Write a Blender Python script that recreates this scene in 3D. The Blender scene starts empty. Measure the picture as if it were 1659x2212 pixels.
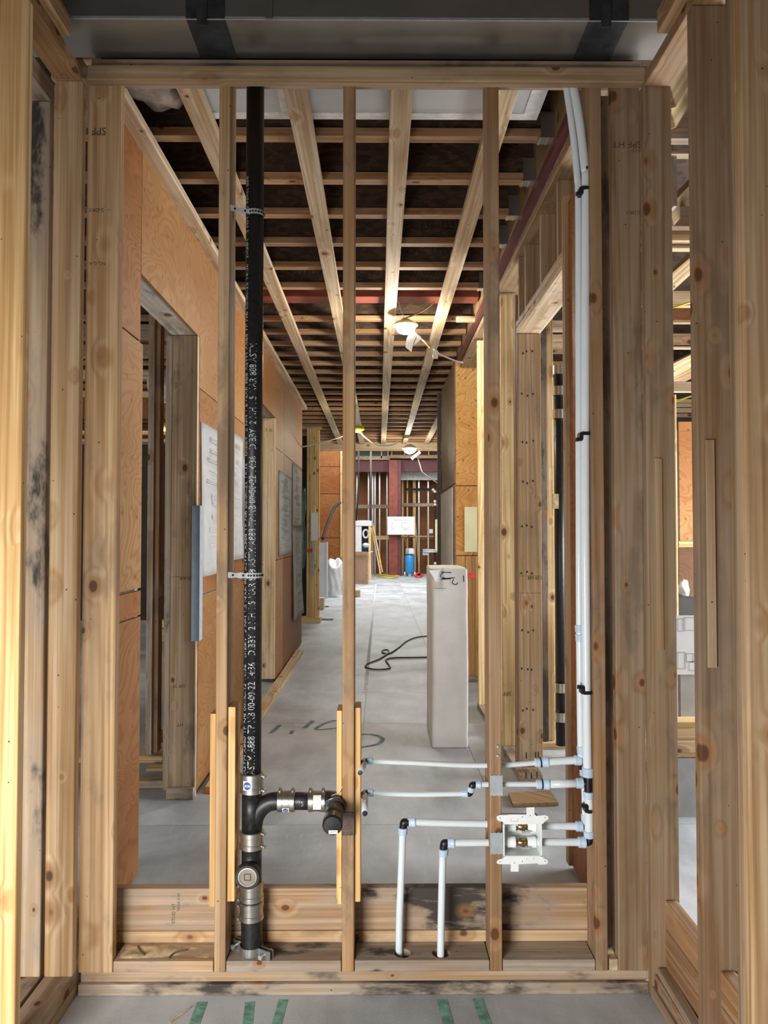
import bpy, bmesh, math, random
from mathutils import Vector, Matrix, noise
random.seed(7)
sc = bpy.context.scene
COL = sc.collection

# ------------------------------------------------------------------ camera, world, lights, exposure
FPX, CAMH = 1640.0, 1.465
PITCH, YAW = math.atan(46 / FPX), math.atan(11.5 / FPX)
cd = bpy.data.cameras.new('camera'); cam = bpy.data.objects.new('camera', cd); COL.objects.link(cam)
cd.sensor_fit = 'VERTICAL'; cd.sensor_height = 36.0; cd.lens = 36.0 * FPX / 2212.0
cd.clip_start = 0.05; cd.clip_end = 200
cam.location = (0, 0, CAMH)
cam.rotation_euler = (math.pi / 2 + PITCH, 0, -YAW)
sc.camera = cam
sc.view_settings.view_transform = 'Standard'; sc.view_settings.look = 'None'
sc.view_settings.gamma = 1.0; sc.view_settings.use_curve_mapping = False
sc.view_settings.exposure = 0.0
wd = bpy.data.worlds.new('daylight'); sc.world = wd; wd.use_nodes = True
wd.node_tree.nodes['Background'].inputs[0].default_value = (0.86, 0.93, 1.0, 1)
wd.node_tree.nodes['Background'].inputs[1].default_value = 0.09

def area(name, loc, target, sx, sy, power, col=(1, 1, 1)):
    d = bpy.data.lights.new(name, 'AREA'); d.shape = 'RECTANGLE'; d.size = sx; d.size_y = sy
    d.energy = power; d.color = col
    o = bpy.data.objects.new(name, d); COL.objects.link(o); o.location = loc
    o.rotation_euler = (Vector(target) - Vector(loc)).to_track_quat('-Z', 'Y').to_euler()
    return o
area('assumed_window_light_behind', (-1.2, -0.1, 0.80), (-0.5, 2.45, -1.4), 1.1, 1.0, 118, (1.0, 0.965, 0.91))  # added area light for an assumed window, unseen behind the camera
area('assumed_window_light_east_room', (4.6, 4.6, 1.25), (-1.0, 4.6, -2.2), 3.4, 1.7, 560, (0.93, 0.97, 1.0))  # added area light; daylight from this side is assumed, no window is built
area('added_light_west_room', (-6.2, 6.2, 1.6), (-1.2, 6.0, 0.4), 3.0, 1.8, 90, (1.0, 0.97, 0.9))  # area light added to brighten the left room, without any window there
area('assumed_overhead_light_far_hall', (0.6, 20.5, 4.35), (0.6, 20.6, 0), 4.5, 9.0, 720, (1.0, 0.99, 0.97))  # area light added below the closed deck; overhead daylight assumed, no skylight built

# ------------------------------------------------------------------ survey helper: pixel of the photograph + one known plane -> point
_F = Vector((math.sin(YAW) * math.cos(PITCH), math.cos(YAW) * math.cos(PITCH), math.sin(PITCH)))
_R = Vector((math.cos(YAW), -math.sin(YAW), 0)); _U = _R.cross(_F)
def W(px, py, X=None, Y=None, Z=None):
    d = _F + _R * ((px - 829.5) / FPX) - _U * ((py - 1106.0) / FPX)
    t = Y / d.y if Y is not None else (X / d.x if X is not None else (Z - CAMH) / d.z)
    return Vector((0, 0, CAMH)) + d * t

# ------------------------------------------------------------------ node helpers and materials
class NT:
    def __init__(s, name):
        s.m = bpy.data.materials.new(name); s.m.use_nodes = True
        s.t = s.m.node_tree; s.b = s.t.nodes['Principled BSDF']
    def n(s, typ, ins=None, **props):
        nd = s.t.nodes.new(typ)
        for k, v in props.items(): setattr(nd, k, v)
        for k, v in (ins or {}).items(): s.put(nd.inputs[k], v)
        return nd
    def put(s, sock, v):
        if isinstance(v, bpy.types.NodeSocket): s.t.links.new(v, sock)
        elif isinstance(v, tuple) and len(v) == 3 and sock.type == 'RGBA': sock.default_value = (*v, 1)
        else: sock.default_value = v
    def math(s, op, a, b=0.0, c=0.0, clamp=False):
        nd = s.n('ShaderNodeMath', operation=op, use_clamp=clamp)
        s.put(nd.inputs[0], a); s.put(nd.inputs[1], b); s.put(nd.inputs[2], c)
        return nd.outputs[0]
    def vmath(s, op, a, b=(0, 0, 0)):
        nd = s.n('ShaderNodeVectorMath', operation=op); s.put(nd.inputs[0], a); s.put(nd.inputs[1], b)
        return nd.outputs[0]
    def mix(s, f, a, b, mode='MIX'):
        nd = s.n('ShaderNodeMix', data_type='RGBA', blend_type=mode)
        s.put(nd.inputs[0], f); s.put(nd.inputs[6], a); s.put(nd.inputs[7], b)
        return nd.outputs[2]
    def ramp(s, f, lo, hi, a=0.0, b=1.0):
        nd = s.n('ShaderNodeMapRange', {0: f, 1: lo, 2: hi, 3: a, 4: b}, interpolation_type='SMOOTHSTEP')
        return nd.outputs[0]
    def noise(s, v, scale, detail=2.0, rough=0.5, dist=0.0):
        return s.n('ShaderNodeTexNoise', {'Vector': v, 'Scale': scale, 'Detail': detail, 'Roughness': rough, 'Distortion': dist}).outputs[0]
    def coords(s):
        tc = s.n('ShaderNodeTexCoord').outputs['Object']
        oi = s.n('ShaderNodeObjectInfo')
        off = s.vmath('MULTIPLY', s.n('ShaderNodeCombineXYZ', {0: oi.outputs['Random'], 1: oi.outputs['Random'], 2: oi.outputs['Random']}).outputs[0], (37.0, 53.0, 71.0))
        return s.vmath('ADD', tc, off), oi
    def bump(s, h, strength, dist=0.002):
        b = s.n('ShaderNodeBump', {'Strength': strength, 'Distance': dist, 'Height': h})
        s.t.links.new(b.outputs[0], s.b.inputs['Normal'])

def make_wood():
    t = NT('sawn_lumber'); p, oi = t.coords()
    tint, clean = oi.outputs['Color'], oi.outputs['Alpha']
    vo = t.n('ShaderNodeTexVoronoi', {'Vector': t.vmath('MULTIPLY', p, (1, 1, 0.7)), 'Scale': 8.5}, feature='F1')
    d = vo.outputs['Distance']
    rnd = t.n('ShaderNodeSeparateColor', {0: vo.outputs['Color']}).outputs[0]
    rad = t.math('MULTIPLY_ADD', rnd, 0.15, 0.02)
    kin = t.ramp(t.math('DIVIDE', d, rad), 0.75, 1.1, 1, 0)
    kout = t.ramp(t.math('DIVIDE', d, rad), 1.0, 2.4, 1, 0)
    swirl = t.math('MULTIPLY', t.ramp(t.math('DIVIDE', d, rad), 0.8, 3.2, 1, 0), 0.5)
    q = t.vmath('MULTIPLY', p, (1, 1, 0.03))
    big = t.noise(q, 9.0, 1.5, 0.4, 0.2)
    ph = t.math('ADD', t.math('MULTIPLY', big, 4.2), swirl)
    ring = t.math('MULTIPLY_ADD', t.math('SINE', t.math('MULTIPLY', ph, 12.566)), 0.5, 0.5)
    ring = t.math('POWER', ring, 1.6)
    fine = t.noise(t.vmath('MULTIPLY', p, (1, 1, 0.015)), 220.0, 3.0)
    patch = t.noise(t.vmath('MULTIPLY', p, (1, 1, 0.25)), 4.0, 4.0, 0.6)
    mid = t.noise(t.vmath('MULTIPLY', p, (1, 1, 0.012)), 75.0, 3.0, 0.6)
    g = t.math('ADD', t.math('MULTIPLY', ring, 0.20), t.math('ADD', t.math('MULTIPLY', fine, 0.25), t.math('MULTIPLY', t.ramp(mid, 0.3, 0.7), 0.30)))
    g = t.math('ADD', g, t.math('MULTIPLY', patch, 0.55))
    val = t.n('ShaderNodeMapRange', {0: g, 1: 0.25, 2: 1.0, 3: 1.34, 4: 0.55}).outputs[0]
    lo = t.mix(1.0, tint, (1.0, 0.82, 0.60), 'MULTIPLY')
    c = t.mix(t.ramp(g, 0.35, 0.85), tint, lo)
    c = t.mix(1.0, c, t.n('ShaderNodeCombineColor', {0: val, 1: val, 2: val}).outputs[0], 'MULTIPLY')
    # small nail and pin holes
    v2 = t.n('ShaderNodeTexVoronoi', {'Vector': p, 'Scale': 17.0}, feature='F1')
    dot = t.ramp(v2.outputs['Distance'], 0.035, 0.055, 1, 0)
    # weathering: grey mould and dirt with a shape of its own
    wn = t.noise(t.vmath('MULTIPLY', p, (1, 1, 0.45)), 5.0, 5.0, 0.65)
    dirt = t.math('SUBTRACT', 1.0, clean)
    wn2 = t.noise(t.vmath('MULTIPLY', p, (1, 1, 0.15)), 26.0, 4.0, 0.7)
    wmask = t.math('MULTIPLY', t.math('MULTIPLY', t.ramp(wn, 0.36, 0.60), t.ramp(wn2, 0.25, 0.65, 0.45, 1.0)), t.math('MULTIPLY', dirt, 1.5), clamp=True)
    c = t.mix(t.math('MULTIPLY', wmask, 0.55), c, (0.30, 0.27, 0.235))
    stain = t.math('MULTIPLY', t.ramp(wn, 0.53, 0.64), t.ramp(wn2, 0.30, 0.55, 0.35, 1.0))
    c = t.mix(t.math('MULTIPLY', stain, t.math('MULTIPLY', dirt, 1.25), clamp=True), c, (0.055, 0.048, 0.042))
    c = t.mix(t.math('MULTIPLY', kout, 0.55), c, (0.33, 0.15, 0.055))
    c = t.mix(t.math('MULTIPLY', kin, 0.85), c, (0.075, 0.03, 0.012))
    c = t.mix(t.math('MULTIPLY', dot, 0.9), c, (0.04, 0.025, 0.015))
    t.put(t.b.inputs['Base Color'], c); t.b.inputs['Roughness'].default_value = 0.68
    t.b.inputs['Specular IOR Level'].default_value = 0.25
    t.bump(t.math('ADD', fine, t.math('MULTIPLY', ring, 0.6)), 0.25, 0.0015)
    return t.m

def make_ply():
    t = NT('fir_plywood'); p, oi = t.coords()
    tint = oi.outputs['Color']
    sp = t.n('ShaderNodeSeparateXYZ', {0: p}).outputs
    u = t.math('ADD', sp[0], sp[1])
    q = t.n('ShaderNodeCombineXYZ', {0: t.math('MULTIPLY', u, 0.55), 1: sp[2], 2: 0.0}).outputs[0]
    h = t.noise(q, 2.6, 2.0, 0.45, 0.9)
    w = t.math('MULTIPLY_ADD', t.math('SINE', t.math('MULTIPLY', h, 150.0)), 0.5, 0.5)
    w = t.math('POWER', w, 2.2)
    fine = t.noise(t.vmath('MULTIPLY', q, (6, 90, 1)), 3.0, 3.0, 0.6)
    pt = t.noise(q, 1.7, 3.0, 0.6)
    c = t.mix(t.ramp(pt, 0.3, 0.7), tint, t.mix(1.0, tint, (0.80, 0.62, 0.45), 'MULTIPLY'))
    c = t.mix(t.math('MULTIPLY', w, 0.55), c, t.mix(1.0, tint, (0.55, 0.36, 0.22), 'MULTIPLY'))
    c = t.mix(t.math('MULTIPLY', fine, 0.35), c, t.mix(1.0, tint, (0.55, 0.42, 0.3), 'MULTIPLY'))
    vo = t.n('ShaderNodeTexVoronoi', {'Vector': t.vmath('MULTIPLY', q, (2.2, 1.1, 1)), 'Scale': 5.5}, feature='F1', voronoi_dimensions='2D')
    k = t.ramp(vo.outputs['Distance'], 0.03, 0.085, 1, 0)
    c = t.mix(t.math('MULTIPLY', k, 0.75), c, (0.14, 0.055, 0.02))
    t.put(t.b.inputs['Base Color'], c); t.b.inputs['Roughness'].default_value = 0.6
    t.b.inputs['Specular IOR Level'].default_value = 0.25
    t.bump(fine, 0.2, 0.001)
    return t.m

def make_osb():
    t = NT('strand_board'); p, oi = t.coords()
    vo = t.n('ShaderNodeTexVoronoi', {'Vector': t.vmath('MULTIPLY', p, (1.0, 1.0, 2.2)), 'Scale': 22.0}, feature='F1')
    r = t.n('ShaderNodeSeparateColor', {0: vo.outputs['Color']}).outputs[1]
    fine = t.noise(p, 120.0, 3.0)
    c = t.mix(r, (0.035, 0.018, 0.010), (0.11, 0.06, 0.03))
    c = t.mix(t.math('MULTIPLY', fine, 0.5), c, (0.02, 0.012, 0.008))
    t.put(t.b.inputs['Base Color'], c); t.b.inputs['Roughness'].default_value = 0.7
    return t.m

def make_concrete():
    t = NT('concrete'); p, oi = t.coords()
    a = t.noise(p, 1.3, 6.0, 0.62, 0.4); b = t.noise(t.vmath('MULTIPLY', p, (1, 0.35, 1)), 5.0, 4.0, 0.6); f = t.noise(p, 160.0, 3.0)
    g = t.math('ADD', t.math('MULTIPLY', a, 0.55), t.math('ADD', t.math('MULTIPLY', b, 0.30), t.math('MULTIPLY', f, 0.15)))
    c = t.mix(t.ramp(g, 0.34, 0.64), (0.26, 0.275, 0.29), (0.52, 0.55, 0.58))
    sc_ = t.noise(t.vmath('MULTIPLY', p, (9, 1.2, 1)), 2.5, 5.0, 0.7)
    c = t.mix(t.math('MULTIPLY', t.ramp(sc_, 0.60, 0.75), 0.5), c, (0.60, 0.60, 0.58))
    t.put(t.b.inputs['Base Color'], c); t.put(t.b.inputs['Roughness'], t.ramp(a, 0.3, 0.7, 0.42, 0.62))
    t.bump(f, 0.15, 0.001)
    return t.m

def make_plain(name, col, rough=0.5, metal=0.0, var=0.15, scale=14.0, bump=0.0, spec=0.4, emit=0.0, trans=0.0):
    t = NT(name); p, oi = t.coords()
    n1 = t.noise(p, scale, 4.0, 0.6)
    dk = tuple(x * (1 - var * 1.6) for x in col); lt = tuple(min(1, x * (1 + var)) for x in col)
    c = t.mix(t.ramp(n1, 0.3, 0.7), dk, lt)
    t.put(t.b.inputs['Base Color'], c)
    t.put(t.b.inputs['Roughness'], t.ramp(n1, 0.3, 0.7, max(0.02, rough - 0.03), min(1, rough + 0.03)))
    t.b.inputs['Metallic'].default_value = metal; t.b.inputs['Specular IOR Level'].default_value = spec
    if bump: t.bump(n1, bump, 0.003)
    if emit:
        t.put(t.b.inputs['Emission Color'], (*col, 1)); t.b.inputs['Emission Strength'].default_value = emit
    if trans: t.b.inputs['Transmission Weight'].default_value = trans
    return t.m

M = {}
M['wood'] = make_wood(); M['ply'] = make_ply(); M['osb'] = make_osb(); M['concrete'] = make_concrete()
P = make_plain
M['galv'] = P('galvanised_steel', (0.50, 0.51, 0.50), 0.32, 0.9, 0.05, 5.0)
M['zinc'] = P('zinc_plate', (0.52, 0.58, 0.62), 0.42, 0.6, 0.06, 30.0)
M['bluesteel'] = P('blue_grey_steel', (0.26, 0.33, 0.40), 0.4, 0.6, 0.12, 9.0)
M['stainless'] = P('stainless_band', (0.50, 0.48, 0.44), 0.30, 0.95, 0.02, 20.0)
M['rust'] = P('brown_plate', (0.13, 0.085, 0.07), 0.5, 0.4, 0.2, 60.0)
M['castiron'] = P('black_cast_iron', (0.014, 0.014, 0.015), 0.42, 0.0, 0.3, 60.0, 0.15, 0.5)
M['rubber'] = P('black_rubber', (0.012, 0.012, 0.013), 0.35, 0.0, 0.2, 30.0)
M['tape'] = P('black_tape', (0.035, 0.038, 0.042), 0.55, 0.0, 0.3, 16.0, 0.3)
M['pex'] = P('translucent_white_tube', (0.70, 0.77, 0.82), 0.22, 0.0, 0.012, 20.0)
M['collar'] = P('pale_blue_collar', (0.50, 0.64, 0.80), 0.32, 0.0, 0.06, 20.0)
M['white'] = P('white_plastic', (0.84, 0.88, 0.89), 0.35, 0.0, 0.03, 20.0)
M['greyplastic'] = P('grey_white_strap', (0.72, 0.75, 0.78), 0.45, 0.0, 0.06, 20.0)
M['plug'] = P('dull_plug_metal', (0.26, 0.225, 0.195), 0.35, 0.3, 0.1, 30.0)
M['brass'] = P('brass', (0.55, 0.40, 0.20), 0.28, 1.0, 0.2, 30.0)
M['paper'] = P('white_paper', (0.80, 0.80, 0.79), 0.8, 0.0, 0.04, 3.0)
M['greypaper'] = P('grey_drawing_paper', (0.66, 0.65, 0.61), 0.8, 0.0, 0.08, 5.0)
M['ink'] = P('grey_ink', (0.22, 0.22, 0.23), 0.8, 0.0, 0.1, 5.0)
M['fineink'] = P('pale_grey_ink', (0.46, 0.46, 0.46), 0.8, 0.0, 0.1, 5.0)
M['black'] = P('black_ink', (0.02, 0.02, 0.02), 0.8, 0.0, 0.1, 5.0)
M['stampink'] = P('stamp_ink', (0.085, 0.065, 0.05), 0.8, 0.0, 0.4, 90.0)
def make_print():
    t = NT('white_pipe_print'); p, oi = t.coords()
    vo = t.n('ShaderNodeTexVoronoi', {'Vector': p, 'Scale': 260.0}, feature='F1')
    c = t.mix(t.ramp(vo.outputs['Distance'], 0.52, 0.66), (0.50, 0.58, 0.60), (0.03, 0.03, 0.032))
    t.put(t.b.inputs['Base Color'], c); t.b.inputs['Roughness'].default_value = 0.5
    return t.m
M['pipeprint'] = make_print()
M['blue'] = P('blue_sticker', (0.03, 0.08, 0.36), 0.4, 0.0, 0.05, 5.0)
M['foam'] = P('white_expanded_foam', (0.80, 0.79, 0.76), 0.75, 0.0, 0.035, 6.0, 0.2)
M['red'] = P('red_oxide_primer', (0.26, 0.065, 0.045), 0.5, 0.1, 0.15, 6.0)
M['darkred'] = P('dark_red_primer', (0.15, 0.045, 0.05), 0.5, 0.1, 0.15, 6.0)
M['duct'] = P('grey_foil_board', (0.50, 0.52, 0.53), 0.5, 0.2, 0.08, 3.0)
M['ductedge'] = P('white_foil_edge', (0.72, 0.72, 0.69), 0.55, 0.1, 0.15, 12.0)
M['wrap'] = P('wrapped_insulation', (0.45, 0.39, 0.35), 0.35, 0.1, 0.35, 9.0, 0.8)
M['cord'] = P('yellow_cord', (0.40, 0.27, 0.10), 0.5, 0.0, 0.15, 30.0)
M['wcord'] = P('white_cord', (0.70, 0.68, 0.62), 0.5, 0.0, 0.05, 30.0)
M['dcord'] = P('dark_cord', (0.10, 0.085, 0.06), 0.5, 0.0, 0.1, 30.0)
M['yellow'] = P('yellow_plastic', (0.80, 0.62, 0.04), 0.35, 0.0, 0.05, 10.0)
M['lamp'] = P('glowing_lamp', (1.0, 0.97, 0.88), 0.5, 0.0, 0.0, 5.0, emit=120.0)
M['lampy'] = P('glowing_yellow_lamp', (1.0, 0.85, 0.15), 0.5, 0.0, 0.0, 5.0, emit=5.0)
M['bluetank'] = P('blue_enamel', (0.04, 0.28, 0.62), 0.25, 0.0, 0.05, 5.0)
M['greymotor'] = P('grey_casing', (0.33, 0.34, 0.35), 0.4, 0.1, 0.2, 10.0)
M['card'] = P('cardboard', (0.33, 0.21, 0.13), 0.8, 0.0, 0.08, 9.0)
M['cardlight'] = P('pale_cardboard', (0.68, 0.52, 0.38), 0.8, 0.0, 0.12, 9.0)
M['plasticbag'] = P('white_plastic_sheet', (0.78, 0.79, 0.80), 0.4, 0.0, 0.06, 8.0)
M['whitepanel'] = P('white_board_panel', (0.70, 0.70, 0.72), 0.5, 0.0, 0.04, 4.0)
M['yellowpanel'] = P('pale_yellow_panel', (0.72, 0.68, 0.42), 0.6, 0.0, 0.05, 4.0)
M['teal'] = P('dark_green_membrane', (0.03, 0.09, 0.085), 0.35, 0.0, 0.4, 3.0)
M['green'] = P('green_marking_paint', (0.17, 0.35, 0.28), 0.8, 0.0, 0.25, 40.0)
M['bluepaint'] = P('blue_marking_paint', (0.15, 0.23, 0.30), 0.8, 0.0, 0.3, 25.0)
M['pinkpaint'] = P('pink_marking_paint', (0.85, 0.07, 0.10), 0.7, 0.0, 0.15, 25.0)
M['chalk'] = P('pale_chalk', (0.58, 0.58, 0.57), 0.9, 0.0, 0.2, 25.0)
M['gypsum'] = P('grey_gypsum', (0.42, 0.42, 0.40), 0.8, 0.0, 0.1, 6.0)
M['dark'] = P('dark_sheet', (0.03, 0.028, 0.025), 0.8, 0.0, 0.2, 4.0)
M['orange'] = P('orange_marking', (0.75, 0.24, 0.07), 0.8, 0.0, 0.2, 30.0)
M['curlwood'] = P('pale_shaving', (0.60, 0.46, 0.28), 0.8, 0.0, 0.2, 30.0)

# ------------------------------------------------------------------ mesh helpers
def link(o, parent=None):
    COL.objects.link(o)
    if parent is not None:
        o.parent = parent
        o.matrix_parent_inverse = Matrix.Translation(-Vector(parent.location))
    return o
def tag(o, label=None, cat=None, group=None, kind=None):
    if label: o['label'] = label
    if cat: o['category'] = cat
    if group: o['group'] = group
    if kind: o['kind'] = kind
    return o
def empty(name, loc=(0, 0, 0), label=None, cat=None, group=None, kind=None):
    o = bpy.data.objects.new(name, None); o.location = loc; o.empty_display_size = 0.1
    COL.objects.link(o); return tag(o, label, cat, group, kind)
def obj(name, bm, mat, parent=None, smooth=False, color=None, label=None):
    me = bpy.data.meshes.new(name)
    bmesh.ops.recalc_face_normals(bm, faces=bm.faces[:])
    bm.to_mesh(me); bm.free()
    me.materials.append(M[mat])
    if smooth:
        for f in me.polygons: f.use_smooth = True
    o = bpy.data.objects.new(name, me)
    if color: o.color = color
    if label: o['label'] = label
    return link(o, parent)
def bbox(bm, x0, x1, y0, y1, z0, z1, bev=0.0, seg=1):
    r = bmesh.ops.create_cube(bm, size=1.0)
    vs = r['verts']
    for v in vs:
        v.co = Vector((x0 if v.co.x < 0 else x1, y0 if v.co.y < 0 else y1, z0 if v.co.z < 0 else z1))
    if bev:
        es = list({e for v in vs for e in v.link_edges})
        bmesh.ops.bevel(bm, geom=es, offset=bev, segments=seg, affect='EDGES', profile=0.5)
    return vs
def box(name, x0, x1, y0, y1, z0, z1, mat, parent=None, bev=0.0, color=None, label=None, seg=1):
    bm = bmesh.new()
    cx, cy, cz = (x0 + x1) / 2, (y0 + y1) / 2, (z0 + z1) / 2
    bbox(bm, x0 - cx, x1 - cx, y0 - cy, y1 - cy, z0 - cz, z1 - cz, bev, seg)
    o = obj(name, bm, mat, parent, color=color, label=label)
    o.location = (cx, cy, cz); return o
def lumber(name, x0, x1, y0, y1, z0, z1, parent=None, tint=(0.62, 0.42, 0.20), clean=1.0, bev=0.003, tilt=0.0, label=None, mat='wood', vary=0.10):
    if x0 > x1: x0, x1 = x1, x0
    d = (x1 - x0, y1 - y0, z1 - z0)
    c = Vector(((x0 + x1) / 2, (y0 + y1) / 2, (z0 + z1) / 2))
    ax = max(range(3), key=lambda i: d[i])
    if ax == 2: dim = d; rot = (0, tilt, 0)
    elif ax == 0: dim = (d[2], d[1], d[0]); rot = (0, math.pi / 2 + tilt, 0)
    else: dim = (d[0], d[2], d[1]); rot = (-math.pi / 2, 0, tilt)
    bm = bmesh.new()
    bbox(bm, -dim[0] / 2, dim[0] / 2, -dim[1] / 2, dim[1] / 2, -dim[2] / 2, dim[2] / 2, min(bev, 0.2 * min(dim)), 2)
    k = 1 + random.uniform(-vary, vary); w = random.uniform(-0.04, 0.04)
    o = obj(name, bm, mat, parent, color=(tint[0] * k, tint[1] * k * (1 + w * 0.5), tint[2] * k * (1 + w) * 1.08, clean), label=label)
    o.location = c; o.rotation_euler = rot
    return o
def beam(name, a, b, w, h, mat='wood', parent=None, tint=(0.62, 0.42, 0.20), clean=1.0, bev=0.002, label=None, roll=0.0):
    a, b = Vector(a), Vector(b); L = (b - a).length
    bm = bmesh.new(); bbox(bm, -w / 2, w / 2, -h / 2, h / 2, -L / 2, L / 2, bev)
    o = obj(name, bm, mat, parent, color=(*tint, clean), label=label)
    o.location = (a + b) / 2
    q = (b - a).to_track_quat('Z', 'Y'); o.rotation_mode = 'QUATERNION'
    o.rotation_quaternion = q @ Matrix.Rotation(roll, 3, 'Z').to_quaternion()
    return o
def prism(name, pts, axis, a0, a1, mat, parent=None, color=None, label=None):
    """polygon pts (2D) extruded along axis; 'x': pts=(y,z), 'y': pts=(x,z), 'z': pts=(x,y)"""
    bm = bmesh.new()
    f3 = {'x': lambda p, a: (a, p[0], p[1]), 'y': lambda p, a: (p[0], a, p[1]), 'z': lambda p, a: (p[0], p[1], a)}[axis]
    va = [bm.verts.new(f3(p, a0)) for p in pts]; vb = [bm.verts.new(f3(p, a1)) for p in pts]
    n = len(pts); bm.faces.new(va); bm.faces.new(vb[::-1])
    for i in range(n): bm.faces.new((va[i], va[(i + 1) % n], vb[(i + 1) % n], vb[i]))
    return obj(name, bm, mat, parent, color=color, label=label)
def smooth_path(pts, k=6):
    pts = [Vector(p) for p in pts]
    if len(pts) < 3: return pts
    out = []
    for i in range(len(pts) - 1):
        p0, p1, p2, p3 = pts[max(i - 1, 0)], pts[i], pts[i + 1], pts[min(i + 2, len(pts) - 1)]
        for j in range(k):
            t = j / k
            out.append(0.5 * ((2 * p1) + (p2 - p0) * t + (2 * p0 - 5 * p1 + 4 * p2 - p3) * t * t + (3 * p1 - p0 - 3 * p2 + p3) * t ** 3))
    out.append(pts[-1]); return out
def add_tube(bm, pts, r, seg=12, caps=True):
    pts = [Vector(p) for p in pts]
    rs = r if isinstance(r, (list, tuple)) else [r] * len(pts)
    rings = []; up = None
    for i, p in enumerate(pts):
        t = (pts[min(i + 1, len(pts) - 1)] - pts[max(i - 1, 0)]).normalized()
        if up is None:
            up = Vector((0, 0, 1)) if abs(t.z) < 0.9 else Vector((0, -1, 0))
        s = t.cross(up).normalized(); u = s.cross(t).normalized(); up = u
        rings.append([bm.verts.new(p + (s * math.cos(a) + u * math.sin(a)) * rs[i]) for a in [2 * math.pi * j / seg for j in range(seg)]])
    for a, b in zip(rings, rings[1:]):
        for j in range(seg): bm.faces.new((a[j], a[(j + 1) % seg], b[(j + 1) % seg], b[j]))
    if caps: bm.faces.new(rings[0][::-1]); bm.faces.new(rings[-1])
def tube(name, pts, r, mat, parent=None, seg=12, smooth=True, label=None):
    bm = bmesh.new(); add_tube(bm, pts, r, seg)
    o = obj(name, bm, mat, parent, label=label)
    if smooth:
        for f in o.data.polygons: f.use_smooth = len(f.vertices) == 4
    return o
def lathe(name, a, b, prof, mat, parent=None, seg=20, label=None):
    """profile [(t along a->b in metres, radius)]"""
    a, b = Vector(a), Vector(b); d = (b - a).normalized()
    pts = [a + d * t for t, _ in prof]
    bm = bmesh.new()
    up = Vector((0, 0, 1)) if abs(d.z) < 0.9 else Vector((0, -1, 0))
    s = d.cross(up).normalized(); u = s.cross(d)
    rings = [[bm.verts.new(p + (s * math.cos(2 * math.pi * j / seg) + u * math.sin(2 * math.pi * j / seg)) * max(r, 1e-4)) for j in range(seg)] for p, (_, r) in zip(pts, prof)]
    for ra, rb in zip(rings, rings[1:]):
        for j in range(seg): bm.faces.new((ra[j], ra[(j + 1) % seg], rb[(j + 1) % seg], rb[j]))
    bm.faces.new(rings[0][::-1]); bm.faces.new(rings[-1])
    o = obj(name, bm, mat, parent, label=label)
    for f in o.data.polygons: f.use_smooth = len(f.vertices) == 4
    if hasattr(o.data, 'set_sharp_from_angle'): o.data.set_sharp_from_angle(angle=math.radians(35))
    return o
def text_geo(s, size):
    cu = bpy.data.curves.new('t', 'FONT'); cu.body = s; cu.size = size; cu.resolution_u = 2
    cu.align_x = 'LEFT'
    ob = bpy.data.objects.new('t', cu); COL.objects.link(ob)
    bpy.context.view_layer.update()
    me = bpy.data.meshes.new_from_object(ob.evaluated_get(bpy.context.evaluated_depsgraph_get()))
    vs = [v.co.copy() for v in me.vertices]; fs = [list(p.vertices) for p in me.polygons]
    bpy.data.objects.remove(ob); bpy.data.curves.remove(cu); bpy.data.meshes.remove(me)
    return vs, fs
def text_on(name, s, size, org, xdir, ydir, mat, parent=None, fn=None):
    """flat lettering: org + xdir*x + ydir*y, or mapped by fn(x,y)"""
    vs, fs = text_geo(s, size)
    org, xdir, ydir = Vector(org), Vector(xdir), Vector(ydir)
    me = bpy.data.meshes.new(name)
    me.from_pydata([fn(v.x, v.y) if fn else org + xdir * v.x + ydir * v.y for v in vs], [], fs)
    me.materials.append(M[mat])
    o = link(bpy.data.objects.new(name, me), parent)
    if name == 'pipe_print': o['kind'] = 'stuff'
    return o
def stroke(name, pts, w, normal, mat, parent=None, lift=0.001):
    """flat brush mark along points on a surface"""
    normal = Vector(normal).normalized(); pts = [Vector(p) + normal * lift for p in pts]
    bm = bmesh.new(); prev = None
    for i, p in enumerate(pts):
        t = (pts[min(i + 1, len(pts) - 1)] - pts[max(i - 1, 0)]).normalized()
        s = t.cross(normal).normalized() * (w / 2)
        a, b = bm.verts.new(p - s), bm.verts.new(p + s)
        if prev: bm.faces.new((prev[0], prev[1], b, a))
        prev = (a, b)
    return obj(name, bm, mat, parent)

# wood tints
CLEAN = (0.63, 0.45, 0.25); WARM = (0.68, 0.46, 0.22); PALE = (0.64, 0.51, 0.32); TAN = (0.42, 0.315, 0.195)
GREYW = (0.38, 0.32, 0.245); BROWN = (0.36, 0.20, 0.085); YEL = (0.70, 0.54, 0.28); DARKW = (0.17, 0.12, 0.08); STRAP = (0.56, 0.46, 0.315)
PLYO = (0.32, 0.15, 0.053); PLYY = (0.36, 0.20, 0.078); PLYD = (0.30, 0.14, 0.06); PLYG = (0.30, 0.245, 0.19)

# ================================================================== FLOOR
floor = empty('floor', (0, 10, 0), 'grey concrete slab floor with saw-cut joints running down the corridor', 'floor', kind='structure')
xs = [-8, -0.115, 0.62, 8]; ys = [-4.5, 3.86, 5.9, 7.02, 15.3, 28.6]
box('concrete_slab', -8, 8, ys[0], ys[1] - 0.002, -0.12, 0.0, 'concrete', floor)
for i in range(3):
    for j in range(1, 5):
        box('concrete_slab', xs[i] + 0.0015, xs[i + 1] - 0.0015, ys[j] + 0.002, ys[j + 1] - 0.002, -0.12, 0.0, 'concrete', floor)
box('joint_bed', -8, 8, -4.5, 28.6, -0.16, -0.006, 'gypsum', floor)
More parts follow.
